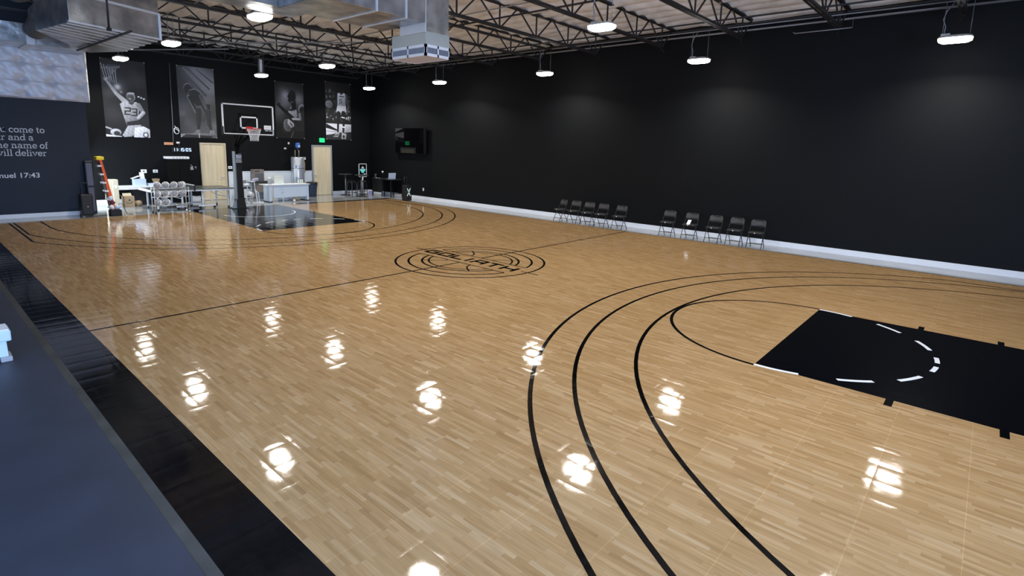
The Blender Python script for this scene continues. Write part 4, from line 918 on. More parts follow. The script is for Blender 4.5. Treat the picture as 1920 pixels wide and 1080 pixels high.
# black locker with white header
lk = thing('tall_locker', 'tall matte black cabinet with white header strip against the back wall', 'cabinet', (-1.0, 16.3, 0))
MB(lk.location).box(-1.40, -0.60, 16.08, 16.5, 0.0, 1.79).build('cabinet_body', M_ARM, lk, 0.005)
for x0_, x1_ in ((-1.385, -1.005), (-0.995, -0.615)): MB(lk.location).box(x0_, x1_, 16.06, 16.08, 0.05, 1.77).build('cabinet_door', M_ARM, lk, 0.004)
hd_ = MB(lk.location).box(-1.44, -0.62, 16.05, 16.5, 1.79, 1.885).build('header_strip', M_WHITE, lk, 0.01)
for i in range(5): MB(lk.location).box(-1.22+0.11*i, -1.17+0.11*i, 16.046, 16.05, 1.82, 1.85).build('header_mark', GR[4], hd_)
# plaque, camera, cable, conduit
MBt = MB((-1.2, YB, 2.4)); MBt.box(-1.36, -1.03, YB-0.02, YB, 2.345, 2.45)
tag(MBt.build('wooden_plaque', M_TAN), 'small tan and orange plaque on the back wall left of the clock', 'plaque')
b = MB((-1.0, YB, 3)); b.tube([(-0.97, YB-0.03, 5.6), (-1.0, YB-0.03, 3.2), (-1.03, YB-0.03, 2.47)], 0.014, 8)
tag(b.build('wall_conduit', M_PIPE), 'thin vertical conduit on the back wall between the left two banners', 'conduit')
b = MB((-0.90, YB, 2.96)); pts = []
for i in range(40):
    a = 2*PI*i/20.0; pts.append((-0.89+0.10*math.cos(a)*(1-0.004*i), YB-0.06-0.0012*i, 2.93+0.13*math.sin(a)))
b.tube([(-0.98, YB-0.05, 3.02)]+pts+[(-0.95, YB-0.06, 3.13)], 0.012, 6)
tag(b.build('cable_coil', M_WHITE), 'coil of white cable hanging beside the second banner', 'cable coil')
cm = thing('security_camera', 'small white security camera under the coiled cable', 'camera', (-0.86, YB, 2.42))
MB().lathe((0, -0.05, -0.01), [(0.06, 0), (0.065, 0.03), (0.06, 0.06), (0.05, 0.07)], 16).build('camera_base', M_WHITE, cm)
MB().sphere((0, -0.05, -0.02), 0.045, 14, 8).build('camera_dome', M_BLK, cm); MB().cyl((0.02, -0.02, -0.01), (0.05, -0.02, -0.12), 0.006, 6).build('camera_cable', M_PIPE, cm)
dcb = MB((-0.45, YB, 1.35))
dcb.face([(-0.62+p[0], YB-0.003, 1.45+p[1]) for p in ((0.0, 0.0), (0.10, 0.0), (0.11, 0.06), (0.09, 0.13), (0.04, 0.18), (0.0, 0.19))])
dcb.face([(-0.57+p[0], YB-0.003, 1.34+p[1]) for p in ((0, 0.1), (0.03, 0), (0.06, 0.0), (0.05, 0.1))])
for i in range(3): dcb.box(-0.49, -0.33, YB-0.004, YB-0.001, 1.32+0.035*i, 1.342+0.035*i)
dcb.face([(-0.49+p[0], YB-0.003, 1.43+p[1]) for p in ((0, 0), (0.14, 0), (0.14, 0.06), (0.08, 0.02))]); dcb.box(-0.47, -0.38, YB-0.004, YB-0.001, 1.51, 1.525); dcb.box(-0.27, -0.21, YB-0.004, YB-0.001, 1.42, 1.45); dcb.box(-0.26, -0.22, YB-0.004, YB-0.001, 1.36, 1.37)
tag(dcb.build('wall_decal', M_TXT), 'small white decal on the black wall left of the first door', 'decal')
# water heater
wh = thing('water_heater', 'tall silver wrapped water heater cylinder between the doors', 'water heater', (4.14, 16.2, 0))
MB(wh.location).lathe((4.14, 16.2, 0.35), [(0.29, 0), (0.30, 0.03), (0.30, 1.52), (0.28, 1.56)], 28).build('tank', mat('silver_jacket', (0.55, 0.60, 0.68), 0.3, metal=0.6), wh)
MB(wh.location).lathe((4.14, 16.2, 1.36), [(0.303, 0), (0.305, 0.01), (0.305, 0.02), (0.303, 0.03)], 28).build('tank_band', GR[3], wh)
MB(wh.location).box(3.88, 4.40, 15.95, 16.45, 0.0, 0.35).build('heater_stand', M_BROWN, wh)
for xa, za, zb in ((3.90, 1.52, 1.86), (3.86, 0.98, 1.38)): MB(wh.location).box(xa-0.02, xa+0.20, 15.905-(0.0 if xa > 3.88 else -0.03), 15.93, za, zb).build('paper_label', M_PAPER, wh)
for x in (4.03, 4.22): MB(wh.location).tube([(x, 16.2, 1.9), (x, 16.2, 2.24)], 0.014, 8).build('water_pipe', mat('copper', (0.6, 0.5, 0.38), 0.35, metal=0.6), wh)
MB(wh.location).tube([(4.45, 16.2, 1.75), (4.50, 16.2, 1.6), (4.49, 16.2, 1.15)], 0.02, 8).build('relief_pipe', M_CARD, wh)
xt = thing('expansion_tank', 'small blue expansion tank above the silver water heater', 'tank', (4.23, 16.3, 2.30))
MB().lathe((0, 0, 0.02), [(0.05, 0), (0.105, 0.03), (0.11, 0.06), (0.11, 0.2), (0.10, 0.24), (0.05, 0.27)], 20).build('tank_shell', M_BLUE, xt)
MB().box(-0.03, 0.05, -0.114, -0.108, 0.08, 0.17).build('tank_label', M_PAPER, xt); MB().cyl((-0.01, 0, 0.03), (-0.01, 0, -0.06), 0.014, 8).build('tank_neck', M_PIPE, xt)
MB().box(-0.02, 0.02, 0.1, 0.25, 0.1, 0.16).build('wall_strap', M_PIPE, xt)

# ================================================================== BALL RACK
rk = thing('ball_rack', 'chrome rolling rack holding basketballs in front of the table tennis table', 'ball rack', (-2.38, 12.72, 0))
Oc = rk.location; X0, X1, Y0, Y1 = -2.93, -1.86, 12.56, 12.88
for x in (X0, X1):
    for y in (Y0, Y1): MB(Oc).tube([(x, y, 0.09), (x, y, 0.93)], 0.014, 8).build('upright', M_ALU, rk)
for k, z in enumerate((0.28, 0.58, 0.88)):
    b = MB(Oc)
    for y in (Y0+0.05, Y1-0.05): b.tube([(X0, y, z), (X1, y, z)], 0.010, 8)
    for x in (X0, X1): b.tube([(x, Y0, z), (x, Y1, z)], 0.010, 8)
    b.build('shelf', M_ALU, rk)
for x in (X0, X1):
    for y in (Y0, Y1):
        w_ = MB(Oc).cyl((x-0.02, y, 0.046), (x+0.02, y, 0.046), 0.042, 16).build('caster', M_DKMET if x < -2 else M_ALU, rk)
def ballmat():
    m = bpy.data.materials.new('two_tone_ball'); m.use_nodes = True; nt = m.node_tree; b = nt.nodes['Principled BSDF']; b.inputs['Roughness'].default_value = 0.3
    tc = nt.nodes.new('ShaderNodeTexCoord'); s = nt.nodes.new('ShaderNodeSeparateXYZ'); nt.links.new(tc.outputs['Object'], s.inputs[0])
    # panels: seams at the equator planes and two curved seams
    ax = math_node(nt, 'LESS_THAN', math_node(nt, 'ABSOLUTE', s.outputs[0]), 0.004); az = math_node(nt, 'LESS_THAN', math_node(nt, 'ABSOLUTE', s.outputs[2]), 0.004)
    cu = math_node(nt, 'SUBTRACT', math_node(nt, 'MULTIPLY', s.outputs[0], s.outputs[0]), math_node(nt, 'ADD', math_node(nt, 'MULTIPLY', math_node(nt, 'MULTIPLY', s.outputs[1], s.outputs[1]), 0.35), 0.0032))
    ac = math_node(nt, 'LESS_THAN', math_node(nt, 'ABSOLUTE', cu), 0.0006)
    seam = math_node(nt, 'MAXIMUM', math_node(nt, 'MAXIMUM', ax, az), ac)
    side = math_node(nt, 'GREATER_THAN', cu, 0.0)
    m1 = nt.nodes.new('ShaderNodeMix'); m1.data_type = 'RGBA'; m1.inputs[6].default_value = (0.90, 0.91, 0.94, 1); m1.inputs[7].default_value = (0.38, 0.39, 0.42, 1); nt.links.new(side, m1.inputs[0])
    m2 = nt.nodes.new('ShaderNodeMix'); m2.data_type = 'RGBA'; nt.links.new(m1.outputs[2], m2.inputs[6]); m2.inputs[7].default_value = (0.02, 0.02, 0.02, 1); nt.links.new(seam, m2.inputs[0])
    nt.links.new(m2.outputs[2], b.inputs['Base Color']); return m
M_BALL = ballmat()
bl = MB().sphere((0, 0, 0), 0.121, 28, 16).build('basketball', M_BALL)
spots = []
for r_, (z, n, nm) in enumerate(((0.995, 4, 'top'), (0.695, 4, 'middle'), (0.395, 2, 'bottom'))):
    for i in range(n):
        spots.append((X0+0.145+0.26*i, z, '%s basketball from the left on the %s shelf of the rack' % (ordinal(i), nm)))
for k, (x, z, lab) in enumerate(spots):
    o = bl if k == 0 else bl.copy()
    if k: COL.objects.link(o)
    o.location = (x, 12.72, z); o.rotation_euler = (random.random()*0.5, random.random()*0.4, 0.6+random.random()*0.8)
    tag(o, 'silver and grey '+lab, 'ball', 'basketballs on the rolling rack')

# ================================================================== TABLE TENNIS TABLE
tt = thing('table_tennis_table', 'dark grey table tennis table on white wheeled frames behind the ball rack', 'table tennis table', (-1.35, 14.2, 0))
Ot = tt.location
for nm, x0, x1 in (('left', -2.78, -1.41), ('right', -1.39, 0.10)):
    MB(Ot).box(x0, x1, 13.45, 14.97, 0.735, 0.76).build('table_half', M_TT, tt, 0.004)
    b = MB(Ot); b.box(x0+0.02, x1-0.02, 13.46, 13.49, 0.68, 0.735); b.box(x0+0.02, x1-0.02, 14.93, 14.96, 0.68, 0.735); b.box(x0, x0+0.03, 13.46, 14.96, 0.68, 0.735); b.box(x1-0.03, x1, 13.46, 14.96, 0.68, 0.735); b.build('apron_frame', M_WHITE, tt)
    b = MB(Ot); e = 0.01; b.box(x0, x1, 13.45, 13.47, 0.7602, 0.7612); b.box(x0, x1, 14.95, 14.97, 0.7602, 0.7612)
    if nm == 'left': b.box(x0-0.004, x0+0.02, 13.45, 14.97, 0.735, 0.762)
    b.build('edge_line', M_WHITE, tt)
for x in (-2.55, -1.75, -1.05, -0.12):
    for y in (13.62, 14.80): MB(Ot).box(x-0.025, x+0.025, y-0.025, y+0.025, 0.06, 0.70).build('leg', M_WHITE, tt)
for x0, x1 in ((-1.85, -1.70), (-1.1, -0.7)):
    for y in (13.62, 14.80):
        MB(Ot).box(x0-0.10, x1+0.10, y-0.03, y+0.03, 0.085, 0.14).build('caster_beam', M_WHITE, tt)
        for x in (x0-0.05, x1+0.06): MB(Ot).cyl((x, y-0.02, 0.042), (x, y+0.02, 0.042), 0.042, 14).build('caster', M_BLK, tt)
for x in (-2.55, -0.12):
    for y in (13.62, 14.80): MB(Ot).cyl((x, y, 0), (x, y, 0.06), 0.028, 12).build('foot_cap', M_BLK, tt)
b = MB(Ot)
for y in (13.62, 14.80): b.bar((-0.15, y, 0.42), (-0.55, y, 0.69), 0.02, 0.02, (0,1,0)); b.bar((-1.1, y, 0.40), (-0.7, y, 0.30), 0.02, 0.02, (0,1,0))
for x in (-1.75, -1.05, -0.12): b.bar((x, 13.62, 0.40), (x, 14.8, 0.40), 0.02, 0.02)
b.build('cross_brace', M_WHITE, tt)
nt_ = thing('table_net', 'low net with white top tape across the table tennis table', 'net', (-1.4, 14.2, 0.762))
MB().box(-0.004, 0.004, -0.86, 0.86, 0.0, 0.14).build('net_mesh', mat('dark_net', (0.02, 0.02, 0.022), 0.8), nt_)
MB().box(-0.008, 0.008, -0.88, 0.88, 0.14, 0.16).build('net_tape', M_WHITE, nt_)
for y in (-0.86, 0.86): MB().box(-0.02, 0.02, y-0.02, y+0.02, -0.06, 0.15).build('net_post', M_BLK, nt_)

# ================================================================== LEFT CORNER CLUTTER
ld = thing('step_ladder', 'folded orange fibreglass step ladder with yellow top leaning at the wall corner', 'ladder', (-4.0, 13.35, 0))
def lp(t_, y): return (-4.22+0.30*(1-t_), y, 0.02+1.86*t_)   # front rail leaning left as it rises
for y in (13.24, 13.50): MB(ld.location).bar(lp(0, y), lp(1, y), 0.03, 0.07, (1, 0, 0)).build('rail', M_ORANGE, ld)
for i in range(6):
    c = Vector(lp(0.12+0.15*i, 13.38)); MB(ld.location).box(c.x-0.13, c.x-0.02, 13.22, 13.52, c.z-0.02, c.z+0.03).build('step', M_WHITE, ld)
for y in (13.28, 13.46): MB(ld.location).bar((-4.02, y, 0.02), (-4.24, y, 1.80), 0.022, 0.03, (1, 0, 0)).build('rear_rail', M_DKMET, ld)
MB(ld.location).box(-4.33, -4.12, 13.20, 13.54, 1.84, 1.95).build('top_cap', M_YELLOW, ld, 0.02)
tb = thing('padded_case', 'tall black and grey padded case standing at the wall corner behind the ladder', 'case', (-4.47, 13.6, 0))
MB(tb.location).box(-4.60, -4.36, 13.55, 13.74, 0.02, 1.80).build('case_shell', M_BLK, tb, 0.03)
for z0_, z1_ in ((0.12, 0.92), (0.98, 1.72)): MB(tb.location).box(-4.565, -4.40, 13.535, 13.55, z0_, z1_).build('grey_panel', mat('grey_mesh_fabric', (0.13, 0.14, 0.19), 0.7), tb, 0.01)
sp = thing('rolling_speaker', 'black rolling loudspeaker with pull handle standing by the left wall', 'speaker', (-4.72, 13.1, 0))
MB(sp.location).box(-4.88, -4.56, 13.0, 13.32, 0.05, 0.74).build('speaker_cabinet', M_BLK, sp, 0.03)
MB(sp.location).box(-4.85, -4.59, 12.985, 13.0, 0.10, 0.70).build('speaker_grille', mat('speaker_mesh', (0.02, 0.02, 0.022), 0.6), sp, 0.01)
b = MB(sp.location); b.tube([(-4.82, 13.28, 0.7), (-4.82, 13.28, 1.06), (-4.79, 13.28, 1.09), (-4.65, 13.28, 1.09), (-4.62, 13.28, 1.06), (-4.62, 13.28, 0.7)], 0.013, 8); b.build('pull_handle', M_BLK, sp)
MB(sp.location).box(-4.73, -4.70, 12.98, 12.986, 0.33, 0.35).build('badge', M_WHITE, sp)
for x in (-4.87, -4.57): MB(sp.location).cyl((x-0.015, 13.28, 0.05), (x+0.015, 13.28, 0.05), 0.05, 14).build('wheel', M_BLK, sp)
# gym gear heap by the ladder
gb = thing('gear_crate', 'dark crate of gym gear with cloths at the foot of the ladder', 'crate', (-4.02, 12.95, 0))
b = MB(gb.location); b.box(-4.17, -3.85, 12.84, 13.06, 0.0, 0.02); b.box(-4.17, -4.15, 12.84, 13.06, 0, 0.2); b.box(-3.87, -3.85, 12.84, 13.06, 0, 0.2); b.box(-4.17, -3.85, 12.84, 12.86, 0, 0.2); b.box(-4.17, -3.85, 13.04, 13.06, 0, 0.2); b.build('crate_body', M_BLK, gb)
def blob(o_, c, r, m_, name, seed, parent=None):
    b = MB(o_); b.sphere(c, r, 18, 12)
    for v in b.v:
        d = (v+b.o-Vector(c)); v += d*0.45*noise.noise(d*6/r*0.25+Vector((seed, 0, 0)))
    return b.build(name, m_, parent)
for i, (c, r, m_, lab) in enumerate((((-4.08, 12.95, 0.29), 0.075, M_WHITE, 'white crumpled cloth in the gear crate'), ((-3.93, 12.94, 0.28), 0.065, M_PALEB, 'pale blue crumpled cloth in the gear crate'),
                                   ((-4.06, 12.97, 0.445), 0.072, mat('maroon_cloth', (0.13, 0.03, 0.06), 0.7), 'maroon cloth bundle on top of the gear crate'), ((-4.09, 12.98, 0.585), 0.062, M_DESK, 'pale blue cloth on top of the maroon bundle'))):
    tag(blob(c, c, r, m_, 'crumpled_cloth', i*7.3), lab, 'cloth')
pts = [(-3.90, 12.93, 0.36), (-3.84, 12.92, 0.42), (-3.76, 12.92, 0.34), (-3.72, 12.93, 0.15), (-3.66, 12.95, 0.03), (-3.5, 12.98, 0.015)]
tag(MB(pts[0]).tube(pts, 0.010, 6).build('cable', M_BLK), 'thin black cable trailing from the gear crate onto the floor', 'cable')
tbx = thing('tall_carton', 'tall pale cardboard carton standing between ladder and white table', 'box', (-3.5, 15.4, 0))
MB(tbx.location).box(-3.68, -3.34, 15.2, 15.6, 0, 1.05).build('carton_body', M_CARDL, tbx, 0.004); MB(tbx.location).box(-3.52, -3.50, 15.196, 15.2, 0, 1.05).build('tape_strip', M_WHITE, tbx)
MB(tbx.location).box(-3.46, -3.38, 15.196, 15.2, 0.75, 0.85).build('shipping_label', M_PAPER, tbx)
ab = thing('shipping_box', 'brown open shipping box with curved arrow print under the white table', 'box', (-3.0, 15.6, 0))
b = MB(ab.location); b.box(-3.15, -2.82, 15.42, 15.78, 0, 0.40); b.build('carton_body', M_CARD, ab, 0.003)
b = MB(ab.location); b.add([(-3.15,15.42,0.40),(-3.15,15.78,0.40),(-3.28,15.78,0.47),(-3.28,15.42,0.47)], [(0,1,2,3)]); b.add([(-2.82,15.78,0.40),(-3.10,15.78,0.40),(-3.10,15.86,0.49),(-2.82,15.86,0.49)], [(0,1,2,3)])
b.build('open_flap', M_CARDL, ab)
b = MB(ab.location)
for i in range(8):
    a0 = PI*1.2+PI*0.6*i/8; a1 = PI*1.2+PI*0.6*(i+1)/8
    b.bar((-2.985+0.12*math.cos(a0), 15.417, 0.24+0.10*math.sin(a0)), (-2.985+0.12*math.cos(a1), 15.417, 0.24+0.10*math.sin(a1)), 0.004, 0.014)
b.bar((-2.90, 15.417, 0.18), (-2.885, 15.417, 0.215), 0.004, 0.014)
b.cyl((-2.98, 15.419, 0.26), (-2.98, 15.415, 0.26), 0.03, 14)
b.build('arrow_print', GR[1], ab)
tag(MB((-2.68, 15.5, 0)).cyl((-2.74, 15.5, 0.11), (-2.62, 15.6, 0.11), 0.11, 20).build('cardboard_roll', M_CARD), 'round brown cardboard roll on the floor beside the shipping box', 'roll')
wt = thing('side_table', 'black table with white top against the back wall at left', 'table', (-2.45, 16.15, 0))
MB(wt.location).box(-3.3, -1.75, 15.85, 16.5, 0.70, 0.74).build('table_top', M_WHITE, wt, 0.004); MB(wt.location).box(-3.3, -1.75, 15.83, 15.85, 0.62, 0.74).build('front_edge', M_WHITE, wt)
MB(wt.location).box(-2.72, -1.78, 15.95, 16.48, 0.0, 0.70).build('cabinet_body', M_BLK, wt)
for x in (-3.27,): 
    for y in (15.9, 16.45): MB(wt.location).box(x, x+0.04, y-0.02, y+0.02, 0, 0.70).build('leg', M_BLK, wt)
pb = thing('supply_box', 'white supply box with open lid on the white side table', 'box', (-2.45, 16.1, 0.74))
MB().box(-0.20, 0.20, -0.15, 0.15, 0, 0.27).build('box_body', M_PALEB, pb, 0.006); MB().obox((-0.12, 0.0, 0.335), (0.26, 0, 0.10), (0, 0.28, 0), (-0.003, 0, 0.012)).build('open_lid', M_WHITE, pb)
b = MB((-2.28, 16.1, 1.01)); b.add([(-2.41,16.02,1.014),(-2.27,16.02,1.014),(-2.27,16.18,1.014),(-2.41,16.18,1.014),(-2.42,16.06,1.27),(-2.28,16.06,1.25),(-2.28,16.14,1.25),(-2.42,16.14,1.27)], [(0,3,2,1),(4,5,6,7),(0,1,5,4),(1,2,6,5),(2,3,7,6),(3,0,4,7)])
tag(b.build('paper_bag', M_PAPER), 'white paper bag standing on the supply box', 'bag')
tag(MB((-1.97, 16.1, 0.74)).box(-2.17, -1.80, 15.98, 16.25, 0.74, 0.83).build('plastic_tub', M_PALEB, None, 0.01), 'low pale blue tub on the right part of the side table', 'tub')
b = MB((-1.87, 16.2, 0.83)); b.add([(-1.95,16.02,0.83),(-1.80,16.02,0.83),(-1.80,16.2,0.83),(-1.95,16.2,0.83),(-1.98,15.98,1.0),(-1.77,15.98,1.0),(-1.77,16.24,1.0),(-1.98,16.24,1.0)], [(0,3,2,1),(4,5,6,7),(0,1,5,4),(1,2,6,5),(2,3,7,6),(3,0,4,7)])
tag(b.build('small_carton', M_CARD), 'small brown carton on the tub, just above the basketballs', 'box')

# ================================================================== DESK AREA
dk = thing('reception_desk', 'pale blue desk with full front panel in front of the water heater', 'desk', (2.7, 14.7, 0))
Od = dk.location
MB(Od).box(1.70, 3.72, 14.30, 14.98, 0.735, 0.765).build('desk_top', M_WHITE, dk, 0.005)
MB(Od).box(2.08, 3.62, 14.42, 14.45, 0.19, 0.735).build('front_panel', M_DESK, dk)
for x in (1.88, 3.60): MB(Od).box(x, x+0.09, 14.38, 14.95, 0.03, 0.735).build('leg_panel', M_DESK, dk, 0.004)
for x in (1.86, 3.58): MB(Od).box(x, x+0.13, 14.34, 14.97, 0.0, 0.03).build('foot_rail', M_BLK, dk)
b = MB(Od); b.bar((2.42, 14.415, 0.58), (2.50, 14.415, 0.52), 0.004, 0.012); b.bar((2.50, 14.415, 0.45), (2.44, 14.415, 0.38), 0.004, 0.012); b.bar((2.44, 14.415, 0.38), (2.54, 14.415, 0.40), 0.004, 0.012); b.build('panel_scuffs', GR[4], dk)
tag(MB((2.43, 14.6, 0.765)).obox((2.43, 14.62, 0.955), (0.42, 0, 0), (0, 0.03, 0), (0, 0.03, 0.38)).build('display_board', mat('cream_board', (0.72, 0.78, 0.72), 0.6)), 'blank cream board propped upright on the desk', 'board')
jg = thing('glass_jug', 'clear jug with white lid at the left of the desk', 'jug', (2.02, 14.62, 0.765))
MB().lathe((0, 0, 0), [(0.075, 0), (0.085, 0.02), (0.085, 0.2), (0.06, 0.25)], 20).build('jug_body', mat('grey_glass', (0.35, 0.38, 0.40), 0.15), jg); MB().lathe((0, 0, 0.25), [(0.06, 0), (0.062, 0.03), (0.04, 0.06)], 20).build('jug_lid', M_WHITE, jg)
MB().tube([(0.08, 0, 0.2), (0.14, 0, 0.17), (0.14, 0, 0.08), (0.085, 0, 0.05)], 0.01, 8).build('jug_handle', M_PIPE, jg)
bt = thing('drink_bottle', 'x', 'bottle', (3.32, 14.6, 0.765), 0, 'bottles at the right end of the desk')
MB().lathe((0, 0, 0), [(0.032, 0), (0.036, 0.01), (0.036, 0.13), (0.018, 0.18), (0.016, 0.2)], 16).build('bottle_body', mat('milky_bottle', (0.70, 0.78, 0.70), 0.3), bt); MB().lathe((0, 0, 0.2), [(0.019, 0), (0.019, 0.03), (0.017, 0.035)], 14).build('bottle_cap', M_BLK, bt)
bt['label'] = 'left bottle of three with dark caps on the desk'
dup(bt, (3.42, 14.6, 0.765), 0, 'middle bottle of three with dark caps on the desk'); dup(bt, (3.51, 14.6, 0.765), 0, 'right bottle of three with dark caps on the desk')
bs = thing('trash_bin', 'dark navy round trash bin with black lid beside the right door', 'trash bin', (4.70, 15.95, 0))
MB().lathe((0, 0, 0), [(0.20, 0), (0.21, 0.01), (0.255, 0.62), (0.26, 0.64)], 26).build('bin_body', M_NAVY, bs); MB().lathe((0, 0, 0.64), [(0.28, 0), (0.285, 0.03), (0.24, 0.07), (0.10, 0.09)], 26).build('bin_lid', M_BLK, bs)
for s in (-1, 1): MB().box(s*0.27-0.03, s*0.27+0.03, -0.05, 0.05, 0.54, 0.58).build('bin_handle', M_BLK, bs)
mc = thing('beverage_station', 'brown grey equipment tower on a cabinet behind the exercise bike', 'cabinet', (2.25, 16.2, 0))
MB(mc.location).box(2.0, 2.46, 16.1, 16.45, 0.80, 1.33).build('tower', M_BROWN, mc, 0.006); MB(mc.location).box(2.05, 2.41, 16.09, 16.1, 0.84, 1.16).build('tower_recess', GR[3], mc); MB(mc.location).box(2.05, 2.25, 16.09, 16.1, 1.24, 1.28).build('display_strip', GR[2], mc)
MB(mc.location).box(1.85, 2.72, 15.95, 16.48, 0.74, 0.80).build('counter_top', GR[2], mc); MB(mc.location).box(2.05, 2.70, 16.0, 16.48, 0.30, 0.74).build('base_cabinet', M_BROWN, mc)
for x in (2.08, 2.64): MB(mc.location).box(x, x+0.04, 16.05, 16.45, 0.0, 0.30).build('leg', M_BROWN, mc)
st = thing('office_stool', 'grey padded chair behind the white exercise bike', 'chair', (1.45, 16.0, 0))
MB().box(-0.24, 0.24, -0.22, 0.22, 0.50, 0.58).build('seat', M_VINYL, st, 0.02); MB().box(-0.24, 0.24, 0.18, 0.23, 0.62, 0.86).build('backrest', mat('grey_fabric', (0.22, 0.25, 0.27), 0.7), st, 0.02); MB().cyl((0, 0, 0.06), (0, 0, 0.5), 0.03, 10).build('post', M_DKMET, st)
b = MB()
for i in range(5): a = 2*PI*i/5; b.bar((0, 0, 0.07), (0.24*math.cos(a), 0.24*math.sin(a), 0.03), 0.04, 0.03)
b.build('star_base', M_DKMET, st); MB().box(-0.03, 0.03, 0.16, 0.2, 0.55, 0.7).build('back_bracket', M_DKMET, st)
bk = thing('exercise_bike', 'white upright exercise bike left of the desk', 'exercise bike', (1.30, 14.5, 0))
def wt_(name, pts, r, m_=M_WHITE): return MB().tube(pts, r, 8).build(name, m_, bk)
wt_('rear_foot', [(-0.32, -0.2, 0.03), (-0.32, 0.2, 0.03)], 0.025); MB().box(-0.12, 0.36, -0.05, 0.0, 0.0, 0.045).build('front_foot', M_WHITE, bk, 0.01)
wt_('rear_strut', [(-0.30, 0.0, 0.04), (-0.36, 0, 0.3), (-0.24, 0, 0.48), (-0.05, 0, 0.42)], 0.026); wt_('front_strut', [(0.10, 0, 0.03), (0.06, 0, 0.42), (0.02, 0, 0.58)], 0.032); wt_('fork', [(0.20, 0, 0.03), (0.16, 0, 0.40), (0.04, 0, 0.56)], 0.02)
wt_('seat_post', [(-0.24, 0, 0.48), (-0.30, 0, 0.70), (-0.34, 0, 0.74)], 0.02); MB().lathe((-0.32, 0, 0.76), [(0.04, 0), (0.12, 0.02), (0.125, 0.05), (0.08, 0.07)], 18).build('saddle', M_WHITE, bk)
wt_('handlebar_post', [(0.03, 0, 0.55), (0.0, 0, 0.90)], 0.018); wt_('handlebar', [(-0.18, -0.16, 0.90), (-0.10, -0.12, 0.92), (0.05, 0, 0.92), (-0.10, 0.12, 0.92), (-0.18, 0.16, 0.90)], 0.016)
MB().obox((0.05, 0, 0.99), (0.20, 0, 0.05), (0, 0.18, 0), (-0.01, 0, 0.09)).build('console', mat('lilac_grey_plastic', (0.55, 0.55, 0.72), 0.4), bk); wt_('tray_stem', [(0.02, 0, 0.9), (0.05, 0, 0.95)], 0.02)
MB().cyl((-0.16, -0.05, 0.34), (-0.16, 0.05, 0.34), 0.13, 20).build('flywheel', GR[5], bk); wt_('crank', [(-0.16, -0.07, 0.34), (-0.28, -0.07, 0.30)], 0.012, M_PIPE); MB().box(-0.35, -0.26, -0.14, -0.06, 0.28, 0.31).build('pedal', M_BLK, bk)
b = MB((2.95, 14.75, 0))
for i, (x, y, lab) in enumerate(((2.62, 14.95, 'left white shoe under the desk'), (2.86, 14.85, 'middle white shoe under the desk'), (3.06, 15.0, 'right white shoe under the desk'))):
    sh = MB((x, y, 0)); sh.sphere((x, y, 0.05), 0.065, 16, 10); 
    for v in sh.v: v.x *= 1.7; v.z = max(0.002, v.z*(0.8 if v.x > 0 else 1.1))
    tag(sh.build('shoe', M_WHITE), lab, 'shoe')
tag(MB((2.85, 14.1, 0.06)).sphere((2.85, 14.1, 0.055), 0.05, 16, 10).build('small_ball', M_WHITE), 'small white ball on the floor in front of the desk', 'ball')

# ================================================================== RIGHT CORNER
es = thing('poster_stand', 'poster stand with white frame and teal emblem near the corner', 'poster stand', (7.5, 15.82, 0))
b = MB(); b.box(-0.235, 0.235, -0.02, 0.02, 0.915, 0.94); b.box(-0.235, 0.235, -0.02, 0.02, 1.58, 1.605); b.box(-0.235, -0.21, -0.02, 0.02, 0.915, 1.605); b.box(0.21, 0.235, -0.02, 0.02, 0.915, 1.605); b.build('poster_frame', M_WHITE, es)
MB().box(-0.21, 0.21, -0.005, 0.01, 0.94, 1.58).build('poster_panel', M_SCREEN, es)
b = MB(); y = -0.008
b.face([(-0.15, y, 1.33), (0.15, y, 1.33), (0.17, y, 1.27), (0.10, y, 1.20), (0.06, y, 1.13), (-0.06, y, 1.13), (-0.10, y, 1.20), (-0.17, y, 1.27)], 0)
b.face([(-0.09, y, 1.36), (0.09, y, 1.36), (0.06, y, 1.42), (-0.06, y, 1.42)], 1); b.face([(-0.02, y, 1.43), (0.02, y, 1.43), (0.03, y, 1.47), (-0.03, y, 1.47)], 1); b.box(-0.16, 0.16, y-0.002, y-0.001, 1.28, 1.30, 1); b.box(0.05, 0.16, y-0.002, y-0.001, 1.04, 1.09, 1)
b.build('emblem_print', [M_TEAL, M_WHITE], es)
MB().cyl((0, 0, 0.02), (0, 0, 0.915), 0.022, 12).build('stand_pole', M_ALU, es); MB().lathe((0, 0, 0), [(0.22, 0), (0.22, 0.012), (0.03, 0.03)], 28).build('stand_base', M_BLK, es)
def bar_table(x, y, label):
    t = thing('bar_table', label, 'table', (x, y, 0), 0, None)
    MB().lathe((0, 0, 1.05), [(0.34, 0), (0.35, 0.01), (0.35, 0.03), (0.345, 0.035)], 28).build('table_top', M_VINYL, t); MB().cyl((0, 0, 0.03), (0, 0, 1.05), 0.03, 12).build('pedestal', M_PIPE, t); MB().lathe((0, 0, 0), [(0.26, 0), (0.26, 0.015), (0.04, 0.03)], 28).build('table_base', M_BLK, t)
    return t
bar_table(6.50, 15.85, 'round black bar table nearest the right wooden door'); bar_table(6.85, 14.95, 'round black bar table in front of the poster stand')
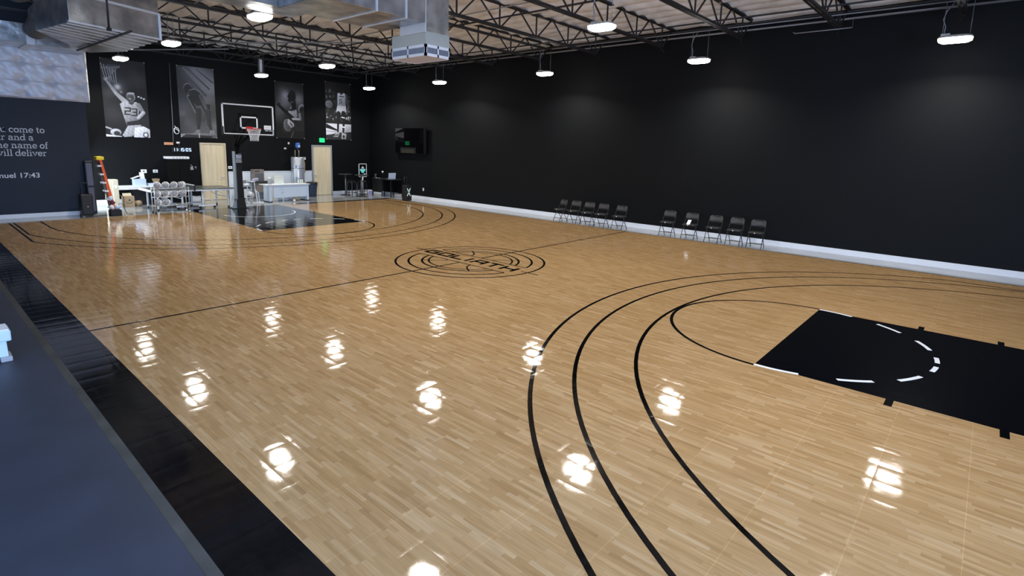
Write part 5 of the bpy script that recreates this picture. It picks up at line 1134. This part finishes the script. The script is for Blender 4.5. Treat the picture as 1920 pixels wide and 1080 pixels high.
def stool(x, y, rz, label):
    t = thing('bar_stool', label, 'stool', (x, y, 0), rz, 'black bar stools in the corner')
    MB().box(-0.18, 0.18, -0.18, 0.18, 0.70, 0.75).build('seat', M_BLK, t, 0.015)
    for sx in (-1, 1):
        for sy in (-1, 1): MB().bar((sx*0.20, sy*0.20, 0), (sx*0.15, sy*0.15, 0.70), 0.025, 0.025).build('leg', M_DKMET, t)
    b = MB()
    for a, c in (((-1,-1),(1,-1)), ((1,-1),(1,1)), ((1,1),(-1,1)), ((-1,1),(-1,-1))): b.bar((a[0]*0.185, a[1]*0.185, 0.22), (c[0]*0.185, c[1]*0.185, 0.22), 0.018, 0.018)
    b.build('foot_ring', M_DKMET, t); return t
s0 = stool(6.30, 14.95, 0.2, 'black bar stool left of the nearer bar table'); dup(s0, (6.95, 16.1, 0), 0.5, 'black bar stool between the two bar tables'); dup(s0, (7.2, 15.42, 0), -0.2, 'black bar stool beside the poster stand pole')
bd_ = thing('corner_desk', 'black desk with laptop and microphones against the right wall corner', 'desk', (8.0, 14.2, 0))
MB(bd_.location).box(7.62, 8.42, 13.55, 15.2, 0.86, 0.90).build('desk_top', M_BLK, bd_, 0.005); MB(bd_.location).box(7.66, 7.69, 14.35, 15.15, 0.2, 0.86).build('front_panel', M_BLK, bd_)
for y in (13.6, 14.35, 15.15):
    for x in (7.66, 8.36): MB(bd_.location).box(x-0.02, x+0.02, y-0.02, y+0.02, 0, 0.86).build('leg', M_DKMET, bd_)
MB(bd_.location).box(7.66, 8.36, 13.58, 13.61, 0.16, 0.19).build('stretcher', M_DKMET, bd_)
lt = thing('laptop', 'open laptop with white lid on the black corner desk', 'laptop', (7.98, 13.95, 0.90), -0.15)
MB().box(-0.19, 0.19, 0.0, 0.26, 0, 0.018).build('laptop_base', M_ALU, lt); MB().obox((0.0, -0.03, 0.165), (0.40, 0, 0), (0, 0.008, 0), (0, -0.05, 0.30)).build('laptop_lid', M_DESK, lt)
mi = thing('desk_microphone', 'round white headed microphone on the corner desk', 'microphone', (7.85, 14.55, 0.90))
MB().lathe((0, 0, 0), [(0.07, 0), (0.07, 0.012), (0.015, 0.02)], 18).build('mic_base', M_BLK, mi); MB().cyl((0, 0, 0.02), (0, 0, 0.30), 0.01, 8).build('mic_stem', M_BLK, mi); MB().sphere((0, 0, 0.34), 0.05, 16, 10).build('mic_head', M_WHITE, mi)
for x, y, z, s, lab in ((7.78, 15.0, 0.925, 0.05, 'small grey gadget on the left of the corner desk'), (7.80, 14.78, 0.92, 0.035, 'small white gadget near the microphone')):
    tag(MB((x, y, 0.9)).box(x-s, x+s, y-s, y+s, 0.9, z).build('desk_gadget', GR[5], None, 0.008), lab, 'gadget')
cs = thing('camera_tripod', 'small grey desk tripod with camera at the left of the microphone', 'tripod', (7.72, 14.9, 0.90))
for a in (0.3, 2.4, 4.5): MB().tube([(0.09*math.cos(a)-0.03, 0.09*math.sin(a)+0.05, 0), (-0.03, 0.05, 0.16)], 0.007, 6).build('leg', M_PIPE, cs)
MB().box(-0.07, 0.02, 0.02, 0.08, 0.16, 0.22).build('camera_body', GR[3], cs)
tag(MB((7.75, 15.2, 0.0)).box(7.62, 7.80, 15.3, 15.5, 0.0, 0.20).build('storage_bin', mat('lilac_plastic', (0.38, 0.38, 0.68), 0.5), None, 0.01), 'small lilac bin on the floor below the corner desk', 'bin')
s2 = thing('party_speaker', 'black party speaker with white X trim standing on the court corner', 'speaker', (7.42, 12.02, 0.0))
Z0 = 0.006
MB(s2.location).box(7.62-0.33, 7.62-0.01, 11.86, 12.20, Z0, 0.74).build('speaker_cabinet', M_BLK, s2, 0.03)
MB(s2.location).box(7.31, 7.59, 11.85, 11.86, 0.56, 0.70).build('speaker_grille', GR[1], s2)
b = MB(s2.location); cx, cz = 7.42, 0.42
for sx in (-1, 1):
    for sz in (-1, 1):
        P = [(cx+sx*(0.025+0.07*t_**1.6), 11.848, cz+sz*(0.02+0.16*t_)) for t_ in (0, .2, .4, .6, .8, 1)]
        for a, c in zip(P[:-1], P[1:]): b.bar(a, c, 0.006, 0.022, (1, 0, 0))
b.build('light_trim', mat('glow_white', (0.8, 1, 0.9), 0.4, emit=(0.8, 1, 0.9), estr=0.6), s2)
b = MB(s2.location); b.tube([(7.38, 12.15, 0.7), (7.38, 12.15, 1.12), (7.54, 12.15, 1.12), (7.54, 12.15, 0.7)], 0.012, 8); b.build('pull_handle', M_VINYL, s2)

# ================================================================== LEFT EDGE: bench end
be = thing('bench_machine', 'end of a white and pale blue gym bench at the left edge', 'gym bench', (-8.6, -0.55, 0.004))
Ob = be.location
MB(Ob).box(-9.2, -8.085, -0.62, -0.32, 0.245, 0.375).build('bench_rail', M_PALEB, be, 0.015); MB(Ob).box(-9.2, -8.10, -0.615, -0.33, 0.375, 0.39).build('rail_cap', M_WHITE, be, 0.004)
b = MB(Ob); b.add([(-8.30,-0.60,0.06),(-8.125,-0.60,0.06),(-8.125,-0.40,0.06),(-8.30,-0.40,0.06),(-8.40,-0.60,0.245),(-8.13,-0.60,0.245),(-8.13,-0.40,0.245),(-8.40,-0.40,0.245)], [(0,3,2,1),(4,5,6,7),(0,1,5,4),(1,2,6,5),(2,3,7,6),(3,0,4,7)])
b.build('bench_leg', M_PALEB, be, 0.006); MB(Ob).box(-8.20, -8.095, -0.63, -0.38, 0.004, 0.06).build('foot_pad', GR[4], be, 0.008); MB(Ob).box(-9.1, -8.9, -0.60, -0.40, 0.004, 0.245).build('rear_leg', M_PALEB, be)
